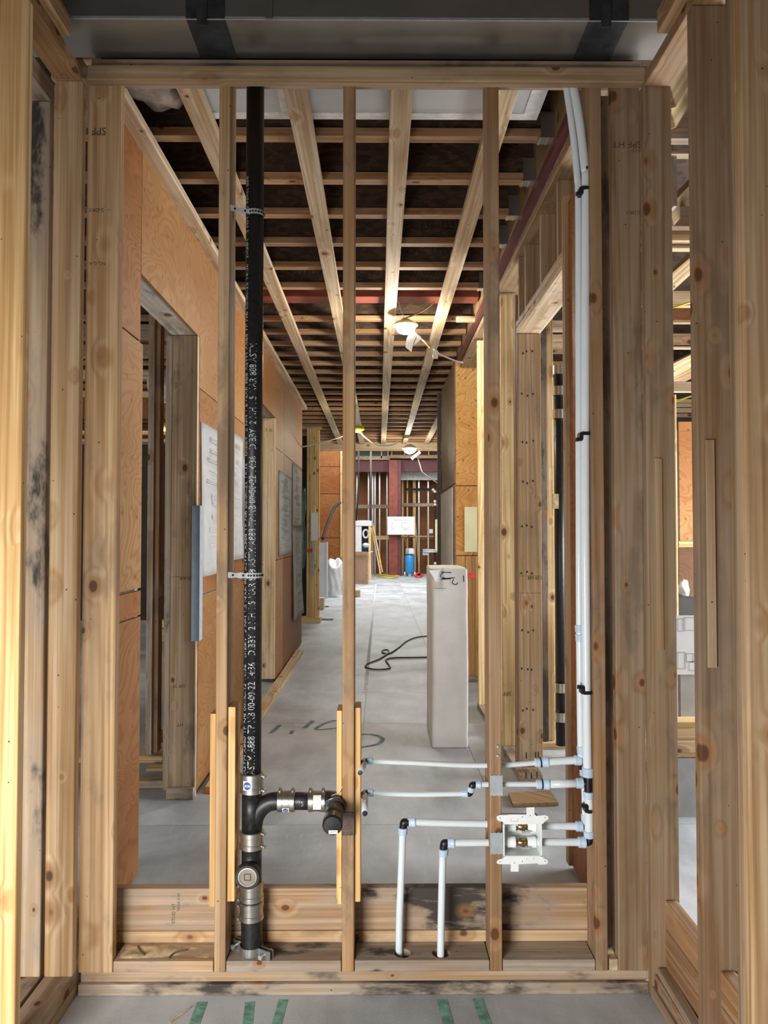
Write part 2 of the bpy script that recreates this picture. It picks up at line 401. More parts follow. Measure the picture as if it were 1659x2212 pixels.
# layout marks sprayed on the slab
for k, (xa, ya, xb, yb, w) in enumerate(((437, 2165, 420, 2212, 22), (540, 2165, 535, 2212, 20), (612, 2160, 600, 2205, 20), (955, 2160, 968, 2212, 22), (1032, 2158, 1048, 2205, 22))):
    a, b = W(xa, ya, Z=0), W(xb, yb, Z=0); b = a + (b - a) * 2.2
    stroke('green_stripe', [a, (a + b) / 2, b], w / 1640 * a.length, (0, 0, 1), 'green', floor)
bl = lambda pts: [W(x, y, Z=0) for x, y in pts]
stroke('blue_mark', bl([(605, 1566), (585, 1584)]), 0.035, (0, 0, 1), 'bluepaint', floor)
stroke('blue_mark', bl([(632, 1578), (628, 1586)]), 0.03, (0, 0, 1), 'bluepaint', floor)
stroke('blue_mark', bl([(676, 1557), (658, 1573)]), 0.04, (0, 0, 1), 'bluepaint', floor)
stroke('blue_mark', smooth_path(bl([(738, 1556), (712, 1559), (682, 1576), (735, 1572)])), 0.032, (0, 0, 1), 'bluepaint', floor)
stroke('blue_mark', smooth_path(bl([(778, 1587), (805, 1587), (826, 1596), (815, 1608), (775, 1615)])), 0.035, (0, 0, 1), 'bluepaint', floor)
stroke('chalk_line', bl([(789, 1500), (797, 1410), (805, 1330), (812, 1262)]), 0.035, (0, 0, 1), 'chalk', floor, 0.0008)

# ================================================================== CEILING
ceiling = empty('ceiling', (0, 8, 3.15), 'unfinished ceiling of wooden I-joists crossed by pale strapping boards', 'ceiling', kind='structure')
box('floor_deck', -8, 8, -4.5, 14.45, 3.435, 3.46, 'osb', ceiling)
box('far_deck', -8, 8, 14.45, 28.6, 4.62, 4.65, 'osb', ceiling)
box('upstand', -8, 8, 14.44, 14.47, 3.46, 4.62, 'dark', ceiling)
def joist(y, x0, x1, text=None):
    j = empty('i_joist', (0, y, 3.19)); j.parent = ceiling; j.matrix_parent_inverse = Matrix.Translation(-Vector(ceiling.location))
    lumber('bottom_flange', x0, x1, y - 0.029, y + 0.029, 3.190, 3.228, j, (0.40, 0.245, 0.125), 0.75, 0.002)
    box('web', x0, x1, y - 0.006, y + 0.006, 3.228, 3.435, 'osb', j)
    if text: text_on('web_print', text[0], 0.062, (text[1], y - 0.0075, 3.285), (1, 0, 0), (0, 0, 1), 'black', j)
prints = {3: ('ICC ESR-1153   SFI', 0.13), 4: ('-CCMC 13132-R', 0.12), 5: ('CCMC 13132-R  SOURCING SFI-00510  008146', -0.75), 8: ('01 230  ICC ESR-1153', 0.35),
          9: ('ESR-1153  CCMC 13132-R', 0.32), 10: ('CCMC  SFI CERTIFIED SOURCING SFI-00510', -0.98), 11: ('SFI CERTIFIED SOURCING SFI-00510  0567 13:30', -0.55), 16: ('SFI-00510', 0.3)}
jy = 3.28; k = 0
while jy < 14.3:
    if k != 6: joist(jy, -6.0 if k % 1 == 0 else -1.5, 0.755 if jy < 7.4 else 3.2, prints.get(k))
    jy += 0.4062; k += 1
box('primed_steel_beam', -1.2, 0.755, 5.64, 5.80, 3.235, 3.43, 'red', ceiling, 0.004)
for X, y0, y1, c in ((-0.725, 2.60, 14.36, 0.9), (-0.318, 2.60, 14.36, 0.85), (0.088, 2.60, 14.36, 0.9), (0.49, 2.60, 14.36, 0.8), (0.90, 8.9, 14.36, 0.9)):
    lumber('strapping_board', X - 0.0445, X + 0.0445, y0, y1, 3.152, 3.19, ceiling, STRAP, c)
lumber('wall_strapping', -1.03, -0.955, 2.60, 10.1, 3.112, 3.152, ceiling, STRAP, 0.85)
lumber('strapping_block', 0.62, 0.86, 5.98, 6.03, 3.15, 3.19, ceiling, STRAP)
# joist hangers on the ledger
for i in range(6):
    y = 3.28 + 0.4062 * i
    h = empty('joist_hanger', (0.74, y, 3.18)); h.parent = ceiling; h.matrix_parent_inverse = Matrix.Translation(-Vector(ceiling.location))
    box('hanger_seat', 0.695, 0.765, y - 0.031, y + 0.031, 3.186, 3.1895, 'galv', h)
    for s in (-1, 1): box('hanger_side', 0.705, 0.765, y + s * 0.0305 - 0.001, y + s * 0.0305 + 0.001, 3.186, 3.30, 'galv', h)
    for dx in (0.0, 0.032): box('hanger_rib', 0.703 + dx, 0.708 + dx, y - 0.033, y + 0.033, 3.183, 3.187, 'zinc', h)
# foil-faced duct board over the first bay
du = empty('duct_board', (0, 2.9, 3.2), 'grey foil-faced duct board lying across the strapping boards with taped edges', 'duct')
box('panel', -0.72, 0.66, 2.55, 3.13, 3.20, 3.40, 'duct', du, 0.006)
for a in ((-0.722, 0.662, 2.55, 2.60), (-0.722, 0.662, 3.085, 3.133), (0.60, 0.663, 2.60, 3.085)):
    box('edge_tape', a[0], a[1], a[2], a[3], 3.1975, 3.3, 'ductedge', du)
box('seam_tape', -0.40, -0.37, 2.55, 3.13, 3.1972, 3.1999, 'ductedge', du)
bm = bmesh.new(); bmesh.ops.create_icosphere(bm, subdivisions=4, radius=1)
for v in bm.verts:
    n = noise.noise(v.co * 2.2) * 0.16 + noise.noise(v.co * 6) * 0.05
    v.co = v.co * (1 + n); v.co = Vector((v.co.x * 0.15, v.co.y * 0.28, v.co.z * 0.11))
o = obj('insulation_bundle', bm, 'wrap', smooth=True); o.location = (-0.89, 2.86, 3.275)
tag(o, 'crinkled brown plastic-wrapped insulation bundle above the plywood wall top', 'insulation')

# ================================================================== FRONT STUD WALL
wf = empty('wall_front', (0, 2.5, 0), 'open timber stud wall carrying the water and drain pipes', 'wall', kind='structure')
lumber('bottom_plate', -0.952, 0.861, 2.450, 2.59, 0.0, 0.036, wf, (0.42, 0.36, 0.28), 0.2, 0.004)
lumber('bottom_plate', -0.948, 0.861, 2.462, 2.60, 0.037, 0.068, wf, (0.48, 0.36, 0.23), 0.35, 0.004)
SF, SB = 2.458, 2.562
STUDS = [(-0.524, -0.487), (-0.117, -0.078), (0.356, 0.395), (0.694, 0.733)]
tints = [(0.44, 0.30, 0.16), (0.41, 0.26, 0.125), (0.36, 0.235, 0.125), (0.30, 0.185, 0.088)]
studs = []
for (a, b), tn in zip(STUDS, tints):
    studs.append(lumber('stud', a, b, SF, SB, 0.068, 2.984, wf, tn, 0.65, 0.004, vary=0.03))
for a, b in ((0.766, 0.861),):
    r2 = lumber('corner_stud', a, b, SF, SF + 0.038, 0.068, 2.984, wf, (0.285, 0.21, 0.13), 0.7, 0.004)
s4 = lumber('corner_stud', -0.955, -0.846, SF, SF + 0.038, 0.068, 2.984, wf, (0.62, 0.44, 0.245), 0.8, 0.004)
lumber('backing_stud', 0.742, 0.80, 2.53, 2.568, 0.105, 2.95, wf, DARKW, 0.3, 0.004)
lumber('backing_stud', 0.80, 0.90, 2.57, 2.61, 0.0, 2.95, wf, DARKW, 0.3, 0.004)
lumber('top_plate', -0.944, 0.866, 2.418, 2.456, W(800, 174, Y=2.418).z, W(800, 142, Y=2.418).z, wf, (0.46, 0.345, 0.21), 0.8, 0.004)
lumber('top_plate', -0.944, 0.866, 2.457, 2.562, 2.985, 3.023, wf, GREYW, 0.6)
box('gap_shade_sheet', -0.944, 0.866, 2.54, 2.545, 3.024, 3.19, 'dark', wf)  # added black sheet standing in for the shade between top plate and duct
# sill blocks between the studs (one with two bored holes)
xsb = [-0.846, -0.524, -0.487, -0.117, -0.078, 0.356, 0.395, 0.694, 0.733, 0.766]
def bored_block(x0, x1, holes):
    o = lumber('sill_block', x0, x1, SF, SB + 0.02, 0.069, 0.104, wf, (0.36, 0.305, 0.245), 0.0, 0.003)
    for hx, hy, r in holes:
        bm = bmesh.new(); bmesh.ops.create_cone(bm, segments=24, radius1=r, radius2=r, depth=0.2, cap_ends=True)
        me = bpy.data.meshes.new('cut'); bm.to_mesh(me); bm.free()
        c = bpy.data.objects.new('cut', me); COL.objects.link(c); c.location = (hx, hy, 0.13)
        md = o.modifiers.new('b', 'BOOLEAN'); md.object = c; md.operation = 'DIFFERENCE'; md.solver = 'EXACT'
        bpy.context.view_layer.update()
        nm = bpy.data.meshes.new_from_object(o.evaluated_get(bpy.context.evaluated_depsgraph_get()))
        o.modifiers.clear(); o.data = nm
        bpy.data.objects.remove(c); bpy.data.meshes.remove(me)
    return o
for i in range(0, len(xsb) - 2, 2):
    if i == 4: bored_block(xsb[i] + 0.002, xsb[i + 1] - 0.002, ((0.078, 2.50, 0.027), (0.202, 2.50, 0.029)))
    else: lumber('sill_block', xsb[i] + 0.002, xsb[i + 1] - 0.002, SF, SB + 0.02, 0.069, 0.104, wf, ((0.46, 0.335, 0.21), (0.38, 0.32, 0.255), 0, (0.38, 0.33, 0.275), (0.5, 0.42, 0.3))[i // 2], 0.1, 0.003)
lumber('back_plate', -0.885, 0.705, 2.566, 2.655, 0.104, 0.141, wf, (0.60, 0.45, 0.27), 0.8, 0.004)
pk = lumber('back_plank', -0.885, 0.705, 2.568, 2.606, 0.142, 0.281, wf, (0.45, 0.325, 0.205), 0.0, 0.005)
lumber('back_plate_base', -0.885, 0.705, 2.60, 2.66, 0.0, 0.104, wf, GREYW, 0.4)
# furring cleats beside the studs
zb, zt = W(480, 1945, Y=2.48).z, W(480, 1530, Y=2.48).z
for xa, xb, dz in ((-0.543, -0.5255, -0.03), (-0.4855, -0.462, 0.012), (-0.1355, -0.1185, -0.012), (-0.0765, -0.058, 0.006)):
    lumber('cleat', xa, xb, SF + 0.012, SB, zb - 0.004 + dz * 0.4, zt + dz * 0.5, wf, (0.70, 0.48, 0.215), 1.0, 0.0015, label='clean yellow cleat strip beside the stud')
# grade stamps
def stamp(s, size, px, py, Y, parent, flip=True, rot90=False):
    p = W(px, py, Y=Y - 0.0007)
    if rot90: text_on('grade_stamp', s, size, p, (0, 0, 1), (-1, 0, 0), 'stampink', parent)
    else: text_on('grade_stamp', s, size, p, (-1 if flip else 1, 0, 0), (0, 0, -1 if flip else 1), 'stampink', parent)
stamp('SPF HT', 0.034, 230, 276, SF, wf); stamp('KD No 2', 0.012, 228, 288, SF, wf)
stamp('S-DRY 3', 0.018, 224, 450, SF, wf); stamp('N.L.G.A.', 0.016, 228, 566, SF, wf)
stamp('SPF HT', 0.032, 1386, 305, SF, wf); stamp('0 KD', 0.014, 1384, 322, SF, wf); stamp('S-DRY', 0.018, 1384, 455, SF, wf)
stamp('STUD HT', 0.016, 378, 1995, 2.568, wf, False, True); stamp('NLGA 0152', 0.012, 388, 1968, 2.568, wf, False, True)
# small floor plate block and shavings in the slot
box('spacer_block', 0.738, 0.764, SF, SB, 0.07, 0.105, 'curlwood', wf, 0.001)

# nail plates
def nail_plate(px0, py0, px1, py1, mat, label):
    Y = SF - 0.0025; a, b = W(px0, py0, Y=Y), W(px1, py1, Y=Y)
    n = 6; pts = []; w = b.x - a.x; tz = 0.003
    for i in range(n + 1): pts.append((a.x + w * i / n, a.z - (tz if i in (1, 5) or i == 3 else 0)))
    for i in range(n, -1, -1): pts.append((a.x + w * i / n, b.z + (tz if i in (1, 5) or i == 3 else 0)))
    o = prism('nail_plate', pts, 'y', Y, Y + 0.0018, mat); return tag(o, label, 'nail plate')
nail_plate(1059, 1674, 1086, 1720, 'zinc', 'upper zinc nail plate on the stud by the valve box')
nail_plate(1059, 1798, 1086, 1846, 'zinc', 'lower zinc nail plate touching the white valve box')
nail_plate(739, 1754, 765, 1806, 'rust', 'brown nail plate on the middle stud beside the drain cap')
for py in (1612, 1632):
    p = W(1074, py, Y=SF); o = lathe('screw', p + Vector((0, 0.01, 0)), p + Vector((0, -0.02, 0)), [(0, 0.003), (0.012, 0.003), (0.0125, 0.0055), (0.016, 0.004)], 'zinc', seg=10)
    tag(o, 'bright screw standing proud of the stud, ' + ('upper' if py < 1620 else 'lower') + ' of two', 'screw')

# ================================================================== NEAR SIDE WALLS
wl = empty('wall_near_left', (-1.0, 1.2, 0), 'double timber stud wall beside the bright near stud', 'wall', kind='structure')
lumber('bottom_plate', -1.047, -0.957, -1.0, 2.49, 0.0, 0.039, wl, (0.44, 0.33, 0.21), 0.5)
lumber('bottom_plate', -1.047, -0.957, -1.0, 2.49, 0.040, 0.078, wl, (0.42, 0.34, 0.25), 0.45)
lumber('bottom_plate', -1.155, -1.058, -1.0, 2.49, 0.0, 0.078, wl, (0.36, 0.29, 0.21), 0.3)
lumber('stud', -1.046, -0.957, 2.036, 2.074, 0.078, 2.928, wl, (0.70, 0.50, 0.245), 1.0, 0.005, vary=0.0)
lumber('stud', -1.046, -0.957, 2.418, 2.456, 0.078, 2.928, wl, (0.66, 0.485, 0.29), 0.95, 0.005, vary=0.0)
lumber('stud', -1.15, -1.0585, 2.418, 2.456, 0.078, 2.86, wl, (0.50, 0.39, 0.26), 0.15, 0.005, label='grey mould-stained stud of the outer wall')
lumber('top_plate', -1.046, -0.957, -1.0, 2.418, 2.929, 2.967, wl, (0.42, 0.28, 0.15), 0.8)
lumber('top_plate', -1.03, -0.932, -1.0, 2.262, 2.968, 3.03, wl, (0.50, 0.34, 0.18), 0.9)
lumber('top_plate', -1.15, -1.0585, -1.0, 2.456, 2.861, 2.93, wl, GREYW, 0.5)
wr = empty('wall_near_right', (0.9, 1.2, 0), 'timber stud wall with gaps onto the daylit side room', 'wall', kind='structure')
R3 = lumber('stud', 0.8612, 0.953, 2.428, 2.466, 0.0, 2.926, wr, (0.30, 0.222, 0.135), 0.75, 0.005, vary=0)
lumber('stud', 0.860, 0.957, 2.040, 2.078, 0.078, 2.918, wr, (0.26, 0.18, 0.108), 0.8, 0.005, vary=0)
lumber('stud', 0.860, 0.957, 1.770, 1.808, 0.078, 2.918, wr, (0.50, 0.365, 0.215), 0.9, 0.005, vary=0)
lumber('stud', 0.860, 0.957, 1.809, 1.847, 0.078, 2.918, wr, (0.30, 0.225, 0.142), 0.85, 0.005)
lumber('furring_strip', W(1417, 1200, Y=2.424).x, W(1432, 1200, Y=2.424).x, 2.422, 2.427, W(1420, 1405, Y=2.424).z, W(1420, 990, Y=2.424).z, wr, (0.39, 0.285, 0.17), 0.9, 0.001)
lumber('furring_strip', W(1526, 1200, Y=2.036).x, W(1545, 1200, Y=2.036).x, 2.032, 2.039, W(1535, 1442, Y=2.036).z, W(1535, 950, Y=2.036).z, wr, (0.33, 0.235, 0.14), 0.9, 0.001)
lumber('bottom_plate', 0.860, 0.95, -1.0, 2.43, 0.0, 0.038, wr, (0.30, 0.225, 0.15), 0.5)
lumber('bottom_plate', 0.868, 0.957, -1.0, 2.425, 0.039, 0.077, wr, (0.34, 0.26, 0.18), 0.5)
lumber('blocking', 0.905, 0.943, 2.08, 2.427, 0.078, 0.215, wr, (0.33, 0.21, 0.115), 0.8)
lumber('blocking', 0.905, 0.943, 2.08, 2.427, 0.218, 0.307, wr, (0.36, 0.225, 0.12), 0.9)
lumber('blocking', 0.905, 0.943, 1.85, 2.038, 0.078, 0.215, wr, (0.33, 0.21, 0.115), 0.8)
lumber('blocking', 0.905, 0.943, 1.85, 2.038, 0.218, 0.307, wr, (0.35, 0.22, 0.12), 0.9)
lumber('blocking', 0.868, 0.90, 1.85, 2.42, 0.078, 0.10, wr, (0.33, 0.265, 0.19), 0.5, tilt=-0.03)
lumber('top_plate', 0.862, 0.952, -1.0, 2.425, 2.919, 2.957, wr, (0.33, 0.215, 0.115), 0.8)
lumber('top_plate', 0.832, 0.93, -1.0, 2.224, 2.958, 3.03, wr, (0.40, 0.275, 0.15), 0.9)
lumber('stud', 1.04, 1.075, 2.76, 2.80, 0.0, 2.1, wr, YEL, 0.9)

# galvanised duct overhead with black tape wraps
gd = empty('steel_duct', (0, 2.38, 3.035), 'galvanised sheet-metal duct above the stud wall with two black tape wraps', 'duct')
box('duct_body', -4.5, 4.5, 2.276, 2.474, 3.036, 3.38, 'galv', gd, 0.002)
box('lower_flange', -4.5, 4.5, 2.274, 2.279, 3.032, 3.040, 'zinc', gd)
for xa, xb in ((-0.588, -0.470), (0.644, 0.765)):
    bm = bmesh.new()
    bbox(bm, xa, xb, 2.272, 2.477, 3.0330, 3.0356); bbox(bm, xa, xb, 2.2725, 2.2755, 3.033, 3.36); bbox(bm, xa, xb, 2.4745, 2.477, 3.033, 3.36)
    obj('tape_wrap', bm, 'tape', gd)
    box('tape_tail', xa + 0.035, xa + 0.065, 2.268, 2.2722, 3.01, 3.10, 'tape', gd)
box('drive_cleat', -0.345, -0.325, 2.268, 2.2745, 3.03, 3.12, 'galv', gd)

# ================================================================== CORRIDOR LEFT WALL (plywood)
XL = -1.02
wc = empty('wall_left', (XL, 6.3, 0), 'orange plywood-sheathed corridor wall with two doorways', 'wall', kind='structure')
def ply(y0, y1, z0, z1, tint=PLYO, name='plywood_panel', parent=wc, x=XL, th=0.012):
    k = random.uniform(0.9, 1.1)
    return box(name, x - th, x, y0 + 0.0015, y1 - 0.0015, z0 + 0.002, z1 - 0.002, 'ply', parent, color=(tint[0] * k, tint[1] * k, tint[2] * k, 1))
ply(2.66, 3.272, 0.02, 1.112, PLYO); ply(2.66, 3.272, 1.116, 1.222, PLYO); ply(2.66, 3.272, 1.23, 2.282, PLYY); ply(2.66, 3.235, 2.286, 3.112, PLYO)
def lpanel(pts, tint): return prism('plywood_panel', pts, 'x', XL - 0.012, XL, 'ply', wc, color=(*tint, 1))
lpanel([(3.238, 2.582), (4.312, 2.582), (4.312, 2.294), (5.74, 2.294), (5.74, 3.112), (3.238, 3.112)], PLYY)
ply(4.312, 5.74, 1.116, 2.29, PLYO); ply(4.312, 5.74, 0.02, 1.112, PLYY)
lpanel([(5.743, 2.306), (6.49, 2.306), (6.49, 2.606), (7.53, 2.606), (7.53, 2.318), (8.10, 2.318), (8.10, 3.112), (5.743, 3.112)], PLYO)
ply(5.743, 6.49, 1.116, 2.302, PLYY); ply(5.743, 6.49, 0.02, 1.112, PLYO)
ply(7.53, 8.10, 1.20, 2.314, PLYY); ply(7.53, 8.10, 0.02, 1.196, PLYY)
ply(8.14, 10.1, 2.318, 3.112, PLYO); ply(8.14, 10.1, 1.20, 2.314, PLYO); ply(8.14, 10.1, 0.02, 1.196, PLYO)
box('seam_strip', XL - 0.014, XL - 0.003, 8.102, 8.138, 0.05, 3.10, 'bluesteel', wc)
# doorway 1: header, jambs
lumber('header', -1.17, XL - 0.013, 3.276, 4.30, 2.584, 2.72, wc, (0.50, 0.46, 0.40), 0.55)
j1 = lumber('jamb_stud', -1.165, XL - 0.001, 4.262, 4.308, 0.04, 2.582, wc, (0.46, 0.36, 0.23), 0.6, vary=0)
lumber('jamb_stud', -1.165, XL - 0.013, 3.232, 3.27, 0.04, 2.582, wc, GREYW, 0.6)
lumber('jamb_stud', -1.20, -1.1655, 4.262, 4.30, 0.04, 2.582, wc, GREYW, 0.4)
lumber('jamb_base', -1.17, XL, 4.225, 4.30, 0.0, 0.06, wc, GREYW, 0.3)
lumber('bottom_plate', -1.16, XL - 0.013, 2.66, 3.23, 0.0, 0.04, wc, GREYW, 0.4)
lumber('bottom_plate', -1.16, XL - 0.013, 4.31, 6.45, 0.0, 0.04, wc, GREYW, 0.4)
lumber('bottom_plate', -1.16, XL - 0.013, 7.55, 10.1, 0.0, 0.04, wc, GREYW, 0.4)
# doorway 2
lumber('header', -1.17, XL - 0.013, 6.49, 7.53, 2.608, 2.72, wc, GREYW, 0.7)
lumber('jamb_stud', -1.165, XL - 0.001, 7.48, 7.528, 0.04, 2.604, wc, (0.56, 0.45, 0.28), 0.85)
lumber('jamb_stud', -1.165, XL - 0.013, 6.45, 6.488, 0.04, 2.604, wc, GREYW, 0.7)
lumber('top_plate', -1.165, -1.034, 2.66, 10.1, 3.08, 3.15, wc, GREYW, 0.7)
# pencil marks on the door jambs
def jamb_note(s, size, px, py, X0, Y, parent):
    text_on('pencil_note', s, size, W(px, py, Y=Y - 0.001), (1, 0, 0), (0, 0, 1), 'black', parent)
jamb_note('B M 42', 0.022, 389, 1253, 0, 4.262, wc)
stroke('pencil_line', [W(371, 1246, Y=4.261), W(424, 1246, Y=4.261)], 0.002, (0, -1, 0), 'stampink', wc)
stamp('SPF 77', 0.026, 400, 1478, 4.262, wc); stamp('HT', 0.028, 396, 1562, 4.262, wc)
text_on('grade_stamp', 'T-26', 0.04, W(572, 932, Y=7.479), (1, 0, 0), (0, 0, 1), 'stampink', wc)
# steel angle by doorway 1
ag = empty('steel_angle', (XL, 4.26, 0.86), 'grey-blue steel corner angle leaning on the first door jamb', 'steel angle')
zz0, zz1 = W(420, 1385, Y=4.25).z, W(420, 1092, Y=4.25).z
box('leg_face', W(414, 1200, Y=4.25).x, -1.0, 4.252, 4.256, zz0, zz1, 'bluesteel', ag)
box('leg_side', -1.004, -1.0, 4.256, 4.33, zz0, zz1, 'zinc', ag)
# sheathing beyond: lumber at far end of left wall
we = empty('wall_left_far', (-1.1, 12.5, 0), 'yellow stud cluster and plywood return past the corridor corner', 'wall', kind='structure')
for xa, xb, yy in ((-1.185, -1.148, 12.5), (-1.143, -1.04, 12.52), (-1.038, -0.985, 12.6)):
    lumber('stud', xa, xb, yy, yy + 0.09, 0.09, W(670, 925, Y=12.5).z, we, YEL, 0.95)
lumber('top_plate', -1.30, -0.94, 12.45, 12.7, W(670, 925, Y=12.5).z, W(670, 912, Y=12.5).z, we, STRAP)
lumber('top_plate', -1.10, -0.90, 12.0, 12.9, W(670, 912, Y=12.5).z, W(670, 900, Y=12.5).z, we, STRAP)
lumber('bottom_plate', -1.30, -0.95, 12.45, 12.7, 0.0, 0.09, we, YEL)
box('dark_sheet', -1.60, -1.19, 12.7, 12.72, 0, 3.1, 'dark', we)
bm = bmesh.new(); add_tube(bm, smooth_path([(-1.22, 12.3, 2.2), (-1.25, 12.3, 1.7), (-1.23, 12.3, 1.2), (-1.24, 12.3, 0.9)]), [0.03, 0.04, 0.05, 0.06, 0.07, 0.06, 0.05, 0.06, 0.07, 0.07, 0.06, 0.06, 0.06, 0.055, 0.05, 0.05, 0.045, 0.04, 0.03], 10)
tag(obj('hanging_membrane', bm, 'teal', smooth=True), 'dark green plastic membrane hanging at the corridor corner', 'membrane')
PX = lambda px, Y: W(px, 1106, Y=Y).x
yp = 18.6
zs = [0.0, W(710, 1162, Y=yp).z, W(710, 1067, Y=yp).z, W(710, 1008, Y=yp).z, 4.0]
for za, zb2 in zip(zs, zs[1:]): box('plywood_panel', PX(685, yp), PX(735, yp), yp, yp + 0.02, za + 0.006, zb2 - 0.006, 'ply', we, color=(0.44, 0.19, 0.07, 1))
box('panel_backing', PX(684, yp), PX(736, yp), yp + 0.022, yp + 0.03, 0, 4.0, 'dark', we)
lumber('end_stud', PX(735, yp), PX(739, yp), yp - 0.03, yp + 0.06, 0, 4.0, we, YEL)
stroke('pink_dash', [W(660, 1189, Y=12.49), W(675, 1189, Y=12.49)], 0.05, (0, -1, 0), 'pinkpaint', we, 0.004)
bx_ = box('metal_plate_strip', PX(674.5, 12.4), PX(679.5, 12.4), 12.42, 12.44, W(676, 1243, Y=12.4).z, W(676, 1141, Y=12.4).z, 'bluesteel', we)

# papers pinned on the plywood
def sheet(y0, y1, za, zb, label, mat='paper', ink='fineink', curl=0.012, rows=14, seedv=1, taper=0.0):
    rnd = random.Random(seedv)
    r = empty('drawing_sheet', (XL, (y0 + y1) / 2, za), label, 'paper')
    bm = bmesh.new(); nx, nz = 8, 16; g = []
    for i in range(nx + 1):
        col = []
        for j in range(nz + 1):
            u, v = i / nx, j / nz
            y = y0 + (y1 - y0) * u + taper * (0.5 - v) * (1 - u); z = za + (zb - za) * v
            col.append(bm.verts.new((XL + 0.004 + curl * (abs(math.sin(3.1 * v + 2 * u)) * 0.4 + (1 - v) ** 3 * 0.8), y, z)))
        g.append(col)
    for i in range(nx):
        for j in range(nz): bm.faces.new((g[i][j], g[i + 1][j], g[i + 1][j + 1], g[i][j + 1]))
    bmesh.ops.solidify(bm, geom=bm.faces[:], thickness=0.0006)
    obj('sheet', bm, mat, r, smooth=True)
    bm = bmesh.new()
    for k in range(rows):
        z = zb - (zb - za) * (0.06 + 0.88 * (k + rnd.random() * 0.5) / rows)
        ya = y0 + (y1 - y0) * rnd.uniform(0.1, 0.4); yb = ya + (y1 - y0) * rnd.uniform(0.2, 0.5)
        n = rnd.choice((1, 3, 4))
        for q in range(n):
            x = XL + 0.0048 + curl * 1.0
            zq = z - q * 0.009
            fcs = [bm.verts.new(c) for c in ((x, ya, zq), (x, min(yb, y1 - 0.02), zq), (x, min(yb, y1 - 0.02), zq - 0.004), (x, ya, zq - 0.004))]
            bm.faces.new(fcs)
    o = obj('printed_lines', bm, ink, r); o['kind'] = 'stuff'
    return r
sheet(4.335, 5.10, 1.216, 2.105, 'large white printed notice beside the first doorway', rows=12, seedv=3, curl=0.016)
sheet(5.20, 5.66, 1.28, 2.17, 'white drawing sheet glimpsed between stud and black pipe', rows=14, seedv=5)
sheet(5.68, 6.28, 1.25, 2.06, 'white schedule sheet mostly hidden by the black pipe', rows=16, seedv=6)
sheet(7.72, 8.86, 1.24, 2.11, 'grey floor-plan print hung left of the long drawing', 'greypaper', 'ink', 0.006, 22, 8)
sheet(8.92, 10.05, 1.55, 2.30, 'grey floor-plan print at the corridor corner, above the long drawing', 'greypaper', 'ink', 0.006, 18, 9)
sheet(8.92, 10.05, 0.43, 1.53, 'long grey drawing curling off the plywood near the floor', 'greypaper', 'ink', 0.03, 14, 11)

# boards lying along the left wall
for i, (ya, yb, xa, tn, lab) in enumerate(((4.33, 5.6, -0.985, (0.62, 0.42, 0.2), 'pine board on the floor with an orange-painted end'), (5.61, 7.1, -1.0, (0.58, 0.42, 0.22), 'middle pine board lying along the plywood wall foot'), (7.12, 9.35, -1.005, (0.62, 0.5, 0.32), 'paler far pine board lying along the plywood wall foot'))):
    o = lumber('floor_board', xa, xa + 0.089, ya, yb, 0.001, 0.038, None, tn, 0.85, tilt=0.006); tag(o, lab, 'board', 'boards along the plywood wall')
    if i == 0: box('orange_end', xa + 0.005, xa + 0.085, ya - 0.010, ya - 0.002, 0.002, 0.018, 'orange', o).matrix_parent_inverse = o.matrix_world.inverted() if False else (Matrix.Translation(o.location) @ o.rotation_euler.to_matrix().to_4x4()).inverted()

# ================================================================== LEFT ROOM (glimpsed through doorway 1)
rl = empty('wall_left_room', (-2.5, 6, 0), 'dim timber framing seen inside the first doorway', 'wall', kind='structure')
def px_board(name, px0, px1, py0, py1, Y, th, parent, tint, clean=0.8, mat='wood', xmin=None, xmax=None, zmin=None):
    a, b = W(px0, py0, Y=Y), W(px1, py1, Y=Y)
    if xmin is not None: a.x = min(a.x, xmin)
    if xmax is not None: b.x = max(b.x, xmax)
    if zmin is not None: b.z = zmin
    if mat == 'wood': return lumber(name, a.x, b.x, Y, Y + th, min(a.z, b.z), max(a.z, b.z), parent, tint, clean)
    return box(name, a.x, b.x, Y, Y + th, min(a.z, b.z), max(a.z, b.z), mat, parent, color=(*tint, 1))
lumber('stud', PX(318, 4.9), PX(331, 4.9), 4.9, 4.99, 0.05, 3.1, rl, GREYW, 0.8)
lumber('stud', PX(331, 4.95), PX(344, 4.95), 4.95, 5.04, 0.05, 3.1, rl, (0.30, 0.21, 0.13), 0.6)
lumber('bottom_plate', -2.6, PX(364, 5.0), 4.9, 5.05, 0.0, 0.04, rl, PALE, 0.7)
for py0, py1, Y, tn in ((700, 730, 6.2, GREYW), (745, 770, 6.6, GREYW), (800, 815, 7.2, STRAP), (845, 855, 7.6, STRAP), (930, 938, 8.8, PALE), (948, 954, 9.2, PALE)):
    px_board('ceiling_board', 295, 368, py0, py1, Y, 0.09, rl, tn, xmin=-5.5)
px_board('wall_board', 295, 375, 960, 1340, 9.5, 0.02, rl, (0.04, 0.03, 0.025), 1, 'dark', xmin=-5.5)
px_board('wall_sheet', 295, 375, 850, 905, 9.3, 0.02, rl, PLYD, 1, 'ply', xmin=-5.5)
px_board('low_board', 322, 375, 1340, 1356, 8.6, 0.1, rl, YEL)
px_board('low_board', 322, 375, 1360, 1385, 9.4, 0.1, rl, PALE)
px_board('low_plate', 322, 362, 1575, 1605, 5.2, 0.1, rl, YEL)
px_board('low_plate', 316, 362, 1660, 1680, 4.72, 0.1, rl, PALE)
lumber('bottom_plate', -1.62, -1.17, 4.42, 4.50, 0.0, 0.04, rl, GREYW, 0.4)
beam('leaning_prop', W(345, 1560, Y=6.6), W(358, 1400, Y=7.0), 0.04, 0.06, 'wood', rl, GREYW)
